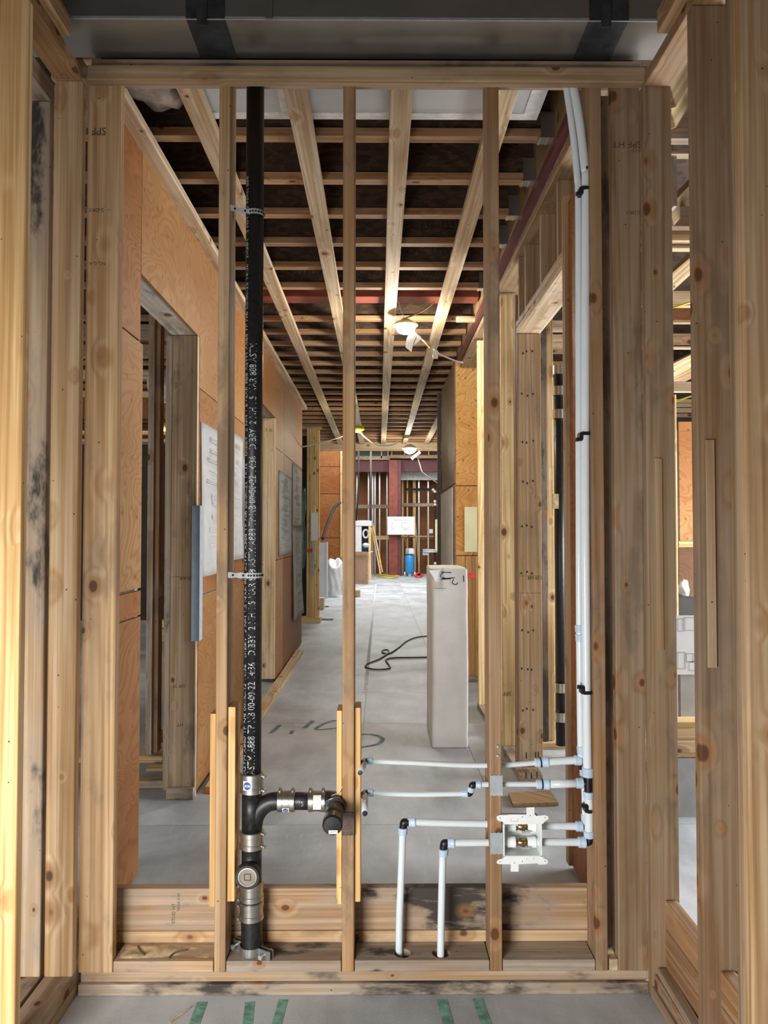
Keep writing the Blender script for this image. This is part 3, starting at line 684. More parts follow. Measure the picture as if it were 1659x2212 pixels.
bm = bmesh.new(); bmesh.ops.create_icosphere(bm, subdivisions=3, radius=0.16)
for v in bm.verts: v.co *= 1 + 0.15 * noise.noise(v.co * 9)
o = obj('wrapped_roll', bm, 'wrap', smooth=True); o.location = W(357, 832, Y=6.95); tag(o, 'grey wrapped roll overhead inside the first doorway', 'roll')
# yellow work lamp in the left room
def work_lamp(name, c, s, label, power, col=(1.0, 0.93, 0.78), yellow=False):
    c = Vector(c); L = empty(name, c, label, 'work light')
    if yellow:
        lathe('guard', c + Vector((-s * 0.9, 0, 0)), c + Vector((s * 0.9, 0, 0)), [(0, s * 0.2), (s * 0.3, s * 0.42), (s * 1.2, s * 0.42), (s * 1.8, s * 0.2)], 'yellow', L, 14)
        lathe('bulb', c + Vector((-s * 0.4, 0, -s * 0.30)), c + Vector((s * 0.4, 0, -s * 0.30)), [(0, s * 0.1), (s * 0.1, s * 0.22), (s * 0.7, s * 0.22), (s * 0.8, s * 0.1)], 'lampy', L, 12)
    else:
        lathe('shade', c + Vector((0, 0, s * 0.55)), c + Vector((0, 0, -s)), [(0, s * 0.25), (s * 0.2, s * 0.6), (s * 0.4, s * 0.98), (s * 0.55, s * 1.0), (s * 0.56, s * 0.9)], 'white', L, 20)
        lathe('guard_ring', c + Vector((0, 0, s * 0.05)), c + Vector((0, 0, -s)), [(0, s * 1.0), (s * 0.02, s * 1.12), (s * 0.12, s * 1.12), (s * 0.14, s * 1.0)], 'yellow', L, 20)
        lathe('lens', c + Vector((0, 0, -s * 0.02)), c + Vector((0, 0, -s)), [(0, s * 0.9), (s * 0.3, s * 0.88), (s * 0.62, s * 0.66), (s * 0.8, s * 0.25)], 'lamp', L, 20)
    d = bpy.data.lights.new(name + '_glow', 'POINT'); d.energy = power; d.color = col; d.shadow_soft_size = s * 0.8
    lo = bpy.data.objects.new(name + '_glow', d); COL.objects.link(lo); lo.location = c + Vector((0, 0, -s * 1.1))
    return L
work_lamp('work_light', W(355, 921, Y=8.4), 0.10, 'yellow work light glowing inside the first doorway', 6, (1, 0.85, 0.4), True)

# ================================================================== CORRIDOR RIGHT WALL
XR = 0.825
wg = empty('wall_right', (XR, 5, 0), 'open stud corridor wall with a framed doorway and cripple studs', 'wall', kind='structure')
lumber('jamb_stud', XR, XR + 0.14, 4.488, 4.526, 0.10, 2.655, wg, (0.43, 0.315, 0.185), 0.85, vary=0)
for i, yy in enumerate((4.530, 4.556, 4.582)): lumber('jamb_ply', XR - 0.002, XR + 0.13, yy, yy + 0.024, 0.08, 2.9, wg, (0.52, 0.38, 0.22) if i % 2 else (0.26, 0.18, 0.11), 0.8, 0.001)
lumber('header', XR, XR + 0.14, 3.33, 4.526, 2.658, 2.695, wg, (0.62, 0.53, 0.39), 0.8)
lumber('header', XR, XR + 0.14, 3.33, 4.526, 2.697, 2.735, wg, (0.56, 0.47, 0.35), 0.5)
lumber('bottom_plate', XR, XR + 0.14, 4.49, 6.40, 0.0, 0.05, wg, GREYW, 0.5)
box('plywood_panel', XR + 0.012, XR + 0.026, 2.67, 3.31, 0.03, 2.93, 'ply', wg, color=(0.36, 0.155, 0.06, 1))
for i, yy in enumerate((3.312, 3.340)): lumber('jamb_ply', XR - 0.004, XR + 0.13, yy, yy + 0.024, 0.03, 2.96, wg, (0.40, 0.27, 0.15), 0.8, 0.002)
lumber('bottom_plate', XR + 0.03, XR + 0.14, 2.67, 3.36, 0.0, 0.04, wg, PALE, 0.6)
lumber('corner_stud', XR + 0.03, XR + 0.12, 3.0, 3.04, 0.04, 2.95, wg, (0.30, 0.19, 0.10), 0.8)
for i, yy in enumerate((3.46, 3.83, 4.24, 4.44)):
    lumber('cripple_stud', XR + 0.004, XR + 0.13, yy, yy + 0.038, 2.736, 3.10, wg, (0.40, 0.30, 0.19), 0.85)
box('cripple_backing', XR + 0.131, XR + 0.14, 3.33, 4.53, 2.74, 3.12, 'ply', wg, color=(0.34, 0.24, 0.14, 1))
for yy in (5.09, 5.50, 5.91, 6.31): lumber('stud', XR, XR + 0.14, yy, yy + 0.038, 0.05, 3.08, wg, YEL, 0.9)
lumber('top_plate', XR - 0.02, XR + 0.14, 2.67, 7.45, 3.10, 3.14, wg, (0.36, 0.26, 0.15), 0.8)
box('ledger', 0.766, 0.805, 2.70, 7.40, 3.185, 3.434, 'wood', wg, color=(0.30, 0.20, 0.11, 0.8))
box('primed_angle', 0.766, 0.80, 2.70, 7.40, 3.142, 3.183, 'darkred', wg)
jamb_note('BM 42 5', 0.026, 1140, 1252, 0, 4.488, wg)
stroke('pencil_line', [W(1121, 1244, Y=4.487), W(1169, 1244, Y=4.487)], 0.002, (0, -1, 0), 'stampink', wg)
stroke('pencil_line', [W(1121, 1281, Y=4.487), W(1169, 1281, Y=4.487)], 0.002, (0, -1, 0), 'stampink', wg)
for y in (761, 853, 954, 1041, 1137, 1238, 1364, 1447, 1533):
    for k in range(3):
        p = W(1128 + k * 11 + random.uniform(-2, 2), y + random.uniform(-3, 3), Y=4.487)
        stroke('nail_hole', [p + Vector((0, 0, -0.006)), p + Vector((0, 0, 0.006))], 0.009, (0, -1, 0), 'black', wg, 0.0006)
for x, y in ((1137, 1632), (1157, 1631), (1163, 1630), (1136, 1675), (1148, 1676), (1160, 1674)):
    p = W(x, y, Y=4.487); stroke('nail_run', [p + Vector((0, 0, -0.018)), p + Vector((0, 0, 0.018))], 0.006, (0, -1, 0), 'black', wg, 0.0006)
text_on('grade_stamp', 'SPF', 0.04, W(1105, 1494, Y=5.088), (-1, 0, 0), (0, 0, -1), 'stampink', wg)
# plywood boxed-out corner farther down
wb = empty('wall_bumpout', (0.87, 7.5, 0), 'knotty plywood boxed-out corner facing the corridor', 'wall', kind='structure')
yb = 7.5
xL, xRr = PX(985, yb), PX(1046, yb)
zsm, zlow = W(1000, 1049, Y=yb).z, W(1000, 1200, Y=yb).z
box('plywood_panel', xL, xRr, yb, yb + 0.015, zsm + 0.004, 3.18, 'ply', wb, color=(0.74, 0.44, 0.15, 1))
box('plywood_panel', xL, xRr, yb, yb + 0.015, zlow + 0.004, zsm - 0.004, 'ply', wb, color=(0.68, 0.39, 0.13, 1))
for i in range(3):
    w3 = (xRr - xL) / 3
    lumber('wall_plank', xL + w3 * i + 0.001, xL + w3 * (i + 1) - 0.001, yb + 0.004, yb + 0.02, 0.06, zlow - 0.004, wb, (0.50, 0.28, 0.10), 0.9)
lumber('bottom_plate', xL, xRr, yb, yb + 0.09, 0.0, 0.058, wb, GREYW, 0.5)
box('side_panel', xL - 0.012, xL - 0.001, yb + 0.002, 9.05, 1.96, 3.18, 'ply', wb, color=(*PLYG, 1))
box('side_panel', xL - 0.012, xL - 0.001, yb + 0.002, 9.05, 0.03, 1.95, 'ply', wb, color=(0.36, 0.25, 0.17, 1))
box('backing', xL, xRr, yb + 0.03, 9.04, 0.0, 3.17, 'dark', wb)
stroke('pink_dash', [W(1011, 1243, Y=yb - 0.002), W(1026, 1243, Y=yb - 0.002)], 0.05, (0, -1, 0), 'pinkpaint', wb, 0.002)
o = box('insulation_board', PX(1003, yb), PX(1030, yb), yb - 0.022, yb - 0.002, W(1010, 1192, Y=yb).z, W(1010, 1095, Y=yb).z, 'yellowpanel'); tag(o, 'pale yellow board mounted on the boxed-out plywood corner', 'board')
gs = box('grey_sheet', xL - 0.028, xL - 0.016, 7.62, 8.98, 0.72, W(970, 1060, Y=8.2).z, 'greypaper'); tag(gs, 'grey board leaning on the side of the boxed-out corner', 'board')
lumber('end_post', xL - 0.06, xL - 0.014, 9.06, 9.12, 0.0, 3.15, wb, (0.10, 0.10, 0.10), 0.5)

# behind the framed doorway on this side: studs and a soil pipe
wq = empty('wall_right_room', (1.1, 5, 0), 'second framing line inside the framed doorway', 'wall', kind='structure')
Yq = 5.2
lumber('stud', PX(1170, Yq), PX(1183, Yq), Yq, Yq + 0.09, 0.05, 3.0, wq, DARKW, 0.3)
lumber('stud', PX(1184, Yq), PX(1198, Yq), Yq + 0.02, Yq + 0.11, 0.05, 3.0, wq, YEL, 0.9)
lumber('stud', PX(1196, Yq + .3), PX(1206, Yq + .3), Yq + 0.3, Yq + 0.39, 0.05, 2.6, wq, (0.55, 0.35, 0.16), 0.9)
lumber('bottom_plate', PX(1168, Yq), 3.2, Yq - 0.02, Yq + 0.12, 0.0, 0.045, wq, CLEAN, 0.7)
for py0, py1, Y in ((692, 712, 6.0), (722, 748, 6.5), (752, 760, 6.9)): px_board('ceiling_board', 1172, 1240, py0, py1, Y, 0.09, wq, STRAP)
so = empty('soil_pipe', (PX(1207, 5.35), 5.35, 0), 'black soil pipe with steel couplings inside the framed doorway', 'pipe')
xs_ = PX(1209, 5.0)
tube('pipe', [(xs_, 5.0, 0.08), (xs_, 5.0, 2.55)], 0.035, 'castiron', so)
for py in (800, 845, 895, 1485, 1548):
    z = W(1209, py, Y=5.0).z; lathe('coupling', (xs_, 5.0, z - 0.03), (xs_, 5.0, z + 0.03), [(0, 0.041), (0.06, 0.041)], 'stainless', so, 16)
o = box('wood_tag', PX(1192, 5.0), PX(1204, 5.0), 4.96, 4.98, W(1197, 1099, Y=4.97).z, W(1197, 1067, Y=4.97).z, 'curlwood'); tag(o, 'small pale wood block nailed by the soil pipe', 'block')

# ================================================================== SIDE ROOM SEEN THROUGH THE GAPS
ws = empty('wall_side_room', (3, 6, 0), 'plywood partition and ceiling framing of the daylit side room', 'wall', kind='structure')
def sp(name, px0, px1, py0, py1, Y, th, tint, clean=0.9, mat='wood'):
    far = px1 >= 1700
    return px_board(name, px0, px1, py0, py1, Y, th, ws, tint, clean, mat, xmin=(1.06 if Y < 4 else 1.35) if far and px0 < 1460 else None, xmax=(4.3 if px0 == 1466 else 6.6) if far else None, zmin=0.0 if name in ('lower_panel', 'edge_stud') else None)
sp('plywood_panel', 1466, 1700, 911, 1168, 6.0, 0.02, (0.45, 0.22, 0.08), 1, 'ply')
sp('wall_rail', 1466, 1700, 1169, 1182, 6.0, 0.06, (0.60, 0.38, 0.16))
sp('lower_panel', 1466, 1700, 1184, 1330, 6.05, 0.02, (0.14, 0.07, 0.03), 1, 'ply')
sp('edge_stud', 1457, 1466, 852, 1330, 5.6, 0.06, YEL)
sp('header_board', 1440, 1700, 824, 846, 5.0, 0.05, STRAP)
for py0, py1, Y, tn in ((862, 869, 7.0, PALE), (871, 878, 7.4, PALE), (881, 890, 7.8, PALE), (893, 900, 8.2, PALE)): sp('ceiling_board', 1450, 1700, py0, py1, Y, 0.05, tn)
for py0, py1, Y, tn in ((240, 300, 2.9, GREYW), (325, 333, 3.3, STRAP), (445, 490, 3.5, GREYW), (490, 520, 3.56, PALE), (530, 537, 3.6, PALE), (628, 661, 4.6, PALE), (693, 697, 4.9, STRAP), (720, 745, 5.0, TAN), (748, 752, 5.0, STRAP)):
    sp('ceiling_board', 1440, 1720, py0, py1, Y, 0.05, tn)
sp('gusset', 1440, 1720, 664, 692, 4.8, 0.02, (0.30, 0.15, 0.07), 1, 'ply')
sp('grey_upright', 1454, 1463, 308, 445, 3.32, 0.05, (0.4, 0.4, 0.4), 1, 'gypsum')
for (xa, ya), (xb, yb_), Y in (((1440, 255), (1520, 130), 2.8), ((1440, 470), (1520, 385), 3.45), ((1440, 615), (1520, 545), 4.3), ((1440, 805), (1520, 765), 5.4), ((1440, 828), (1520, 790), 5.6), ((1440, 210), (1520, 80), 2.75)):
    pa, pb = W(xa, ya, Y=Y), W(xb, yb_, Y=Y + 0.3); dd = (pb - pa) * 1.6; dd *= min(1.0, (3.40 - pa.z) / max(0.01, dd.z))
    beam('diagonal_brace', pa, pa + dd, 0.045, 0.09, 'wood', ws, PALE if ya % 2 else TAN)
# table with a drawing sheet, stack of lumber
tb = empty('drawing_board', (W(1478, 1400, Y=4.2).x, 4.2, 0), 'white floor-plan board propped up in the side room', 'drawing board')
a, b = W(1460, 1332, Y=4.2), W(1560, 1457, Y=4.2)
box('board', a.x, b.x, 4.2, 4.215, b.z, a.z, 'paper', tb)
box('support', a.x + 0.03, b.x - 0.03, 4.22, 4.26, 0.0, a.z - 0.05, 'gypsum', tb)
for q, (u0, v0, u1, v1) in enumerate(((0.04, 0.04, 0.16, 0.25), (0.2, 0.02, 0.45, 0.24), (0.03, 0.62, 0.2, 0.9), (0.22, 0.64, 0.38, 0.78), (0.28, 0.78, 0.42, 0.93), (0.5, 0.3, 0.9, 0.7))):
    xa, xb = a.x + (b.x - a.x) * u0, a.x + (b.x - a.x) * u1; za, zb_ = a.z + (b.z - a.z) * v0, a.z + (b.z - a.z) * v1
    pts = [Vector((xa, 4.199, za)), Vector((xb, 4.199, za)), Vector((xb, 4.199, zb_)), Vector((xa, 4.199, zb_)), Vector((xa, 4.199, za))]
    for p0, p1 in zip(pts, pts[1:]): stroke('plan_line', [p0, p1], 0.004, (0, -1, 0), 'fineink', tb)
for i, (py0, py1, Y, tn, lab) in enumerate(((1560, 1598, 3.95, YEL, 'yellow timber block lying uppermost in the side-room stack'), (1599, 1626, 3.95, PALE, 'pale timber block in the middle of the side-room stack'), (1626.5, 1636, 3.95, CLEAN, 'orange timber strip low in the side-room stack'))):
    a, b = W(1440, py0, Y=Y), W(1640, py1, Y=Y); o = lumber('timber_block', a.x, b.x, Y, Y + 0.12, b.z, a.z, None, tn, 0.8); tag(o, lab, 'timber', 'stacked timber in the side room')
a, b = W(1440, 1637, Y=3.95), W(1640, 1650, Y=3.95)
o = box('stack_support', a.x, b.x, 3.95, 4.1, 0.0, a.z - 0.002, 'gypsum'); tag(o, 'grey block under the side-room timber stack', 'block')
o = box('grey_bin', W(1440, 1460, Y=4.6).x, W(1560, 1460, Y=4.6).x, 4.6, 4.9, 0.0, W(1478, 1340, Y=4.6).z, 'gypsum', bev=0.02); tag(o, 'grey storage bin behind the side-room timber', 'bin')
o = tube('cable', [W(1440, 668, Y=4.4), W(1520, 645, Y=4.4)], 0.006, 'yellow'); tag(o, 'yellow cable crossing under a pale ceiling board of the side room', 'cable')
o = tube('cable', [W(1440, 874, Y=6.6), W(1520, 846, Y=6.6)], 0.008, 'yellow'); tag(o, 'yellow cable above the plywood partition of the side room', 'cable')
bm = bmesh.new(); bmesh.ops.create_icosphere(bm, subdivisions=3, radius=0.05)
for v in bm.verts: v.co = Vector((v.co.x * 0.8, v.co.y * 0.8, v.co.z * 1.4)) * (1 + 0.3 * noise.noise(v.co * 30))
o = obj('crumpled_bag', bm, 'plasticbag', smooth=True); o.location = W(1478, 1272, Y=5.84); tag(o, 'small white crumpled bag on the side-room shelf', 'bag')
o = box('tool_crate', W(1466, 1300, Y=5.5).x, W(1530, 1300, Y=5.5).x, 5.70, 5.98, 0.0, W(1478, 1290, Y=5.7).z, 'dark', bev=0.01); tag(o, 'dark tool crate standing behind the floor-plan board', 'crate')

# ================================================================== CAST-IRON DRAIN STACK
PXc, PYc = -0.4135, 2.508
st = empty('drain_stack', (PXc, PYc, 0.10), 'black cast-iron drain stack with steel couplings and a capped branch', 'drain pipe')
Zp = lambda py: W(545, py, Y=PYc).z
pipe = tube('pipe', [(PXc, PYc, Zp(1690)), (PXc, PYc, 2.984)], 0.0295, 'castiron', st, 24, label='long black vertical pipe with white print')
def on_pipe(x, y, z0, r=0.0299, yc=0.0, ang0=-0.12):
    a = ang0 + (yc - y) / r
    # reading upwards: x along +z, letter tops towards the left
    return (PXc + r * math.sin(a), PYc - r * math.cos(a), z0 + x)
txt = 'ASTM A888 TP NB 00-00-22 14:36   DIBBY  2 NH 1.5 NAR 888 ASTM A888 TP NB 00-00-22 14:36   DIBBY  2 NH 1.5 NAR 888 ASTM'
z0 = Zp(1668)
text_on('pipe_print', txt, 0.034, (0, 0, 0), (1, 0, 0), (0, 1, 0), 'pipeprint', st, fn=lambda x, y: on_pipe(x * 0.74, y * 1.0, z0, yc=0.016))
text_on('pipe_print', 'ASTM A888 TP NB 00-00-22 14:36   DIBBY  2 NH 1.5 NAR 888 ' * 3, 0.017, (0, 0, 0), (1, 0, 0), (0, 1, 0), 'pipeprint', st, fn=lambda x, y: on_pipe(x * 1.45, y, z0, yc=-0.015))
def coupling(a, b, r, screws=None, sticker=None):
    """steel shield between points a,b with two worm clamps"""
    a, b = Vector(a), Vector(b); L = (b - a).length; d = (b - a).normalized()
    c = empty('coupling', a); c.parent = st; c.matrix_parent_inverse = Matrix.Translation(-Vector(st.location))
    lathe('shield', a, b, [(0, r * 0.93), (0.002, r), (L * 0.30, r), (L * 0.32, r * 0.97), (L * 0.68, r * 0.97), (L * 0.70, r), (L - 0.002, r), (L, r * 0.93)], 'stainless', c, 28)
    s = Vector(screws)
    for t in (0.14, 0.86):
        p = a + d * L * t + s * (r + 0.004)
        side = d.cross(s).normalized()
        lathe('clamp_screw', p - side * 0.010, p + side * 0.010, [(0, 0.003), (0.002, 0.0055), (0.015, 0.0055), (0.02, 0.003)], 'galv', c, 10)
        lathe('clamp_band', a + d * (L * t - 0.006), a + d * (L * t + 0.006), [(0, r + 0.0012), (0.012, r + 0.0012)], 'stainless', c, 28)
    return c
R36 = 0.0385
c1 = coupling((PXc, PYc, Zp(1711)), (PXc, PYc, Zp(1668)), R36, (1, -0.25, 0))
c4 = coupling((PXc, PYc, Zp(1831)), (PXc, PYc, Zp(1793)), R36, (1, -0.25, 0))
c5 = coupling((PXc, PYc, Zp(1943)), (PXc, PYc, Zp(1903)), R36, (-1, -0.3, 0))
c6 = coupling((PXc, PYc, Zp(1984)), (PXc, PYc, Zp(1945)), R36, (-1, -0.3, 0))
def sticker(parent, c, rad, w, ang, txt, horizontal=False):
    """round blue sticker wrapped on a coupling"""
    bm = bmesh.new(); n = 10
    def mp(u, v):
        if horizontal:
            a = ang + v / rad; return Vector((c[0] + u, c[1] - rad * math.cos(a), c[2] + rad * math.sin(a)))
        a = ang + u / rad; return Vector((c[0] + rad * math.sin(a), c[1] - rad * math.cos(a), c[2] + v))
    rows = [[bm.verts.new(mp(w * (i / n - 0.5), w * (j / 2 - 0.5))) for j in range(3)] for i in range(n + 1)]
    for i in range(n):
        for j in range(2): bm.faces.new((rows[i][j], rows[i + 1][j], rows[i + 1][j + 1], rows[i][j + 1]))
    obj('label_square', bm, 'paper', parent)
    rad += 0.0004
    bm = bmesh.new(); ce = bm.verts.new(mp(0, 0)); ring = [bm.verts.new(mp(w * 0.42 * math.cos(2 * math.pi * i / 24), w * 0.42 * math.sin(2 * math.pi * i / 24))) for i in range(24)]
    for i in range(24): bm.faces.new((ce, ring[i], ring[(i + 1) % 24]))
    obj('blue_roundel', bm, 'blue', parent)
    rad += 0.0004
    text_on('roundel_letters', txt, w * 0.42, (0, 0, 0), (1, 0, 0), (0, 1, 0), 'paper', parent, fn=lambda x, y: mp(-(x - w * 0.38), -(y - w * 0.14)))
sticker(c1, (PXc, PYc, Zp(1690)), R36 + 0.0006, 0.030, -0.25, 'NSF')
# upper tee with sweeping branch
zt0, zt1 = Zp(1795), Zp(1709)
tee = tube('tee_body', [(PXc, PYc, zt0), (PXc, PYc, zt1)], 0.0325, 'castiron', st, 24)
zbr = W(660, 1730, Y=PYc).z
sw = [(PXc + 0.005, PYc, zbr - 0.088), (PXc + 0.012, PYc, zbr - 0.050), (PXc + 0.032, PYc, zbr - 0.020), (PXc + 0.060, PYc, zbr - 0.003), (PXc + 0.095, PYc, zbr)]
tube('branch_sweep', smooth_path(sw), 0.0285, 'castiron', st, 20)
xw = lambda px: W(px, 1730, Y=PYc).x
c2 = coupling((xw(600), PYc, zbr), (xw(638), PYc, zbr), 0.0335, (0, -0.2, 1))
c3 = coupling((xw(666), PYc, zbr), (xw(704), PYc, zbr), 0.0335, (0, -0.2, 1))
tube('branch_pipe', [(xw(598), PYc, zbr), (xw(706), PYc, zbr)], 0.0280, 'castiron', st, 20)
text_on('pipe_print', '15', 0.022, (0, 0, 0), (1, 0, 0), (0, 1, 0), 'pipeprint', st, fn=lambda x, y: (xw(645) + x * 0.9, PYc - 0.0284 * math.cos((y - 0.008) / 0.0284), zbr + 0.0284 * math.sin((y - 0.008) / 0.0284)))
sticker(c2, (xw(619), PYc, zbr), 0.0340, 0.022, -0.7, 'NSF', True)
bm = bmesh.new(); rr = 0.0345
g = [[bm.verts.new((xw(678) + 0.028 * i, PYc - rr * math.cos(-0.55 + 0.28 * j), zbr + rr * math.sin(-0.55 + 0.28 * j))) for j in range(6)] for i in range(2)]
for j in range(5): bm.faces.new((g[0][j], g[1][j], g[1][j + 1], g[0][j + 1]))
obj('paper_label', bm, 'paper', c3)
# elbow towards the viewer and end cap
ex = xw(724); cap = W(718, 1781, Z=zbr + 0.004)
el = smooth_path([(xw(703), PYc, zbr), (ex - 0.018, PYc, zbr), (ex, PYc - 0.010, zbr), (ex + 0.006, PYc - 0.04, zbr), (ex + 0.004, PYc - 0.075, zbr)])
tube('elbow', el, 0.0325, 'castiron', st, 20)
tube('stub_pipe', [(ex + 0.004, PYc - 0.05, zbr), (cap.x, cap.y + 0.02, zbr)], 0.0275, 'castiron', st, 20)
lathe('end_cap', (cap.x, cap.y + 0.05, zbr), (cap.x, cap.y - 0.05, zbr), [(0, 0.0285), (0.004, 0.0305), (0.044, 0.0305), (0.05, 0.026), (0.052, 0.0)], 'rubber', st, 24)
box('cap_label', cap.x - 0.011, cap.x + 0.016, cap.y - 0.0035, cap.y - 0.0022, zbr - 0.023, zbr - 0.012, 'paper', st, 0.0)
stroke('label_print', [(cap.x - 0.007, cap.y - 0.0037, zbr - 0.0185), (cap.x, cap.y - 0.0037, zbr - 0.0165), (cap.x + 0.011, cap.y - 0.0037, zbr - 0.016)], 0.003, (0, -1, 0), 'fineink', st, 0.0002)
bm = bmesh.new(); add_tube(bm, smooth_path([(ex - 0.01, PYc - 0.045, zbr + 0.032), (ex + 0.015, PYc - 0.05, zbr + 0.045), (ex + 0.03, PYc - 0.045, zbr + 0.07), (ex + 0.036, PYc - 0.045, zbr + 0.085)]), 0.0018, 6)
add_tube(bm, smooth_path([(ex - 0.033, PYc - 0.05, zbr + 0.0), (ex - 0.02, PYc - 0.07, zbr + 0.025), (ex + 0.01, PYc - 0.07, zbr + 0.034), (ex + 0.036, PYc - 0.05, zbr + 0.01)]), 0.0016, 6)
obj('tie_wire', bm, 'galv', st, smooth=True)
# cleanout tee with plug facing the viewer
zc = Zp(1876)
tube('cleanout_body', [(PXc, PYc, Zp(1905)), (PXc, PYc, Zp(1829))], 0.0325, 'castiron', st, 24)
yq = PYc - 0.06
lathe('cleanout_hub', (PXc - 0.003, PYc, zc), (PXc - 0.003, yq - 0.01, zc), [(0, 0.030), (0.035, 0.034), (0.042, 0.0405), (0.060, 0.0405), (0.066, 0.037), (0.066, 0.030), (0.058, 0.029)], 'castiron', st, 32)
lathe('cleanout_plug', (PXc - 0.003, PYc - 0.03, zc), (PXc - 0.003, yq - 0.01, zc), [(0, 0.029), (0.030, 0.0305), (0.0335, 0.029), (0.0335, 0.0255), (0.0325, 0.025)], 'plug', st, 28)
lathe('plug_rim', (PXc - 0.003, PYc - 0.060, zc), (PXc - 0.003, PYc - 0.08, zc), [(0, 0.0305), (0.0055, 0.0297), (0.0057, 0.0265), (0.0005, 0.0262)], 'stainless', st, 28)
yf = PYc - 0.0625
bm = bmesh.new()
for a in ((-0.0105, 0.0105, 0.0085, 0.0105), (-0.0105, 0.0105, -0.0105, -0.0085), (-0.0105, -0.0085, -0.0085, 0.0085), (0.0085, 0.0105, -0.0085, 0.0085)):
    bbox(bm, PXc - 0.003 + a[0], PXc - 0.003 + a[1], yf - 0.003, yf + 0.002, zc + a[2], zc + a[3])
obj('plug_square', bm, 'rust', st)
lathe('lower_pipe', (PXc + 0.003, PYc, 0.10), (PXc, PYc, Zp(1980)), [(0, 0.034), (0.02, 0.035), (0.04, 0.0335), (0.06, 0.035), (0.08, 0.0338), (0.10, 0.0345), (Zp(1980) - 0.10, 0.034)], 'castiron', st, 24)
# riser clamp on the sill
rc = empty('riser_clamp', (PXc, PYc, 0.105), 'zinc riser clamp bolted round the foot of the drain stack', 'pipe clamp')
zr0, zr1 = 0.105, 0.132
for s in (-1, 1):
    n = 14; inner = [(PXc + 0.036 * math.cos(a), PYc + s * 0.036 * math.sin(a)) for a in [math.pi * i / n for i in range(n + 1)]]
    outer = [(PXc + 0.039 * math.cos(a), PYc + s * 0.039 * math.sin(a)) for a in [math.pi * i / n for i in range(n + 1)]]
    pts = [(PXc + 0.085, PYc + s * 0.006), (PXc + 0.085, PYc + s * 0.010)] + [(PXc + 0.045, PYc + s * 0.010)] + outer[1:-1] + [(PXc - 0.045, PYc + s * 0.010), (PXc - 0.07, PYc + s * 0.010), (PXc - 0.07, PYc + s * 0.006), (PXc - 0.042, PYc + s * 0.006)] + inner[1:-1][::-1] + [(PXc + 0.042, PYc + s * 0.006)]
    prism('clamp_half', pts, 'z', zr0, zr1, 'galv', rc)
for x in (PXc - 0.055, PXc + 0.062): lathe('clamp_bolt', (x, PYc - 0.032, 0.119), (x, PYc + 0.03, 0.119), [(0, 0.008), (0.007, 0.008), (0.0071, 0.004), (0.06, 0.004)], 'zinc', rc, 6)
rc.rotation_euler = (0, 0, -0.55)
# perforated straps holding the stack
def perf_strap(py, mat, label):
    z = W(530, py, Y=2.47).z
    o = bmesh.new(); n = 9; r = 0.0325; path = []
    path.append(Vector((-0.486, SF - 0.001, z + 0.002))); path.append(Vector((-0.455, PYc - r - 0.002, z)))
    for i in range(n): 
        a = -0.5 + 2.4 * i / (n - 1); path.append(Vector((PXc + r * math.sin(a), PYc - r * math.cos(a), z - 0.001)))
    prev = None
    for i, p in enumerate(smooth_path(path, 4)):
        h = 0.0085 + 0.0015 * math.sin(i * 1.6)
        v = (o.verts.new(p + Vector((0, 0, -h))), o.verts.new(p + Vector((0, 0, h))))
        if prev: o.faces.new((prev[0], v[0], v[1], prev[1]))
        prev = v
    bmesh.ops.solidify(o, geom=o.faces[:], thickness=0.0012)
    e = empty('pipe_strap', (-0.45, SF, z), label, 'pipe strap'); obj('band', o, mat, e)
    sp_ = smooth_path(path, 4)
    for i in range(2, len(sp_) - 2, 4):
        p = sp_[i]; nn = Vector((p.x - PXc, p.y - PYc, 0)).normalized() if i > 8 else Vector((0.3, -1, 0)).normalized()
        lathe('punched_hole', p - nn * 0.0005, p + nn * 0.002, [(0, 0.0038), (0.0018, 0.0038)], 'black', e, 10)
perf_strap(453, 'greyplastic', 'upper perforated strap tying the black stack to the stud')
perf_strap(1243, 'white', 'lower white perforated strap tying the black stack to the stud')

# ================================================================== WATER PIPES
def pex_run(parent, pts, r, name='tube', k=6): return tube(name, smooth_path(pts, k), r, 'pex', parent, 14)
def collar(parent, c, d, r=0.0165, L=0.022, mat='collar'):
    c, d = Vector(c), Vector(d).normalized()
    return lathe('collar', c - d * L / 2, c + d * L / 2, [(0, r * 0.9), (0.002, r), (L * 0.55, r), (L * 0.6, r * 1.05), (L - 0.001, r * 1.05), (L, r * 0.95)], mat, parent, 18)
def elbow(parent, pts, r=0.0115): return tube('elbow', smooth_path(pts), r, 'rubber', parent, 14)
YA, YB_ = 2.490, 2.520   # front line, rear line
A = lambda x, y: W(x, y, Y=YA)
B = lambda x, y: W(x, y, Y=YB_)
X1, Zu = Vector((1, 0, 0)), Vector((0, 0, 1))
wa = empty('water_line', A(1268, 1818), 'front white water line with the lower shower stub and lower valve feed', 'water pipe')
pex_run(wa, [A(1237, 165), A(1241, 195), A(1254, 276), A(1264, 365), A(1266, 421), A(1264, 1000), A(1267, 1500), A(1269, 1672)], 0.0145)
collar(wa, A(1270, 1668), Zu, 0.0185, 0.030)
lathe('black_tee', A(1271, 1712), A(1271, 1676), [(0, 0.0135), (0.055, 0.0135)], 'rubber', wa, 16)
tube('black_tee', [A(1271, 1692), A(1258, 1692)], 0.0115, 'rubber', wa, 12)
collar(wa, A(1271, 1717), Zu, 0.016, 0.022)
pex_run(wa, [A(1271, 1712), A(1272, 1750), A(1272, 1800)], 0.0140)
collar(wa, A(1272, 1802), Zu, 0.0165, 0.022)
elbow(wa, [A(1273, 1808), A(1273, 1815), A(1271, 1819), A(1262, 1820)], 0.0115)
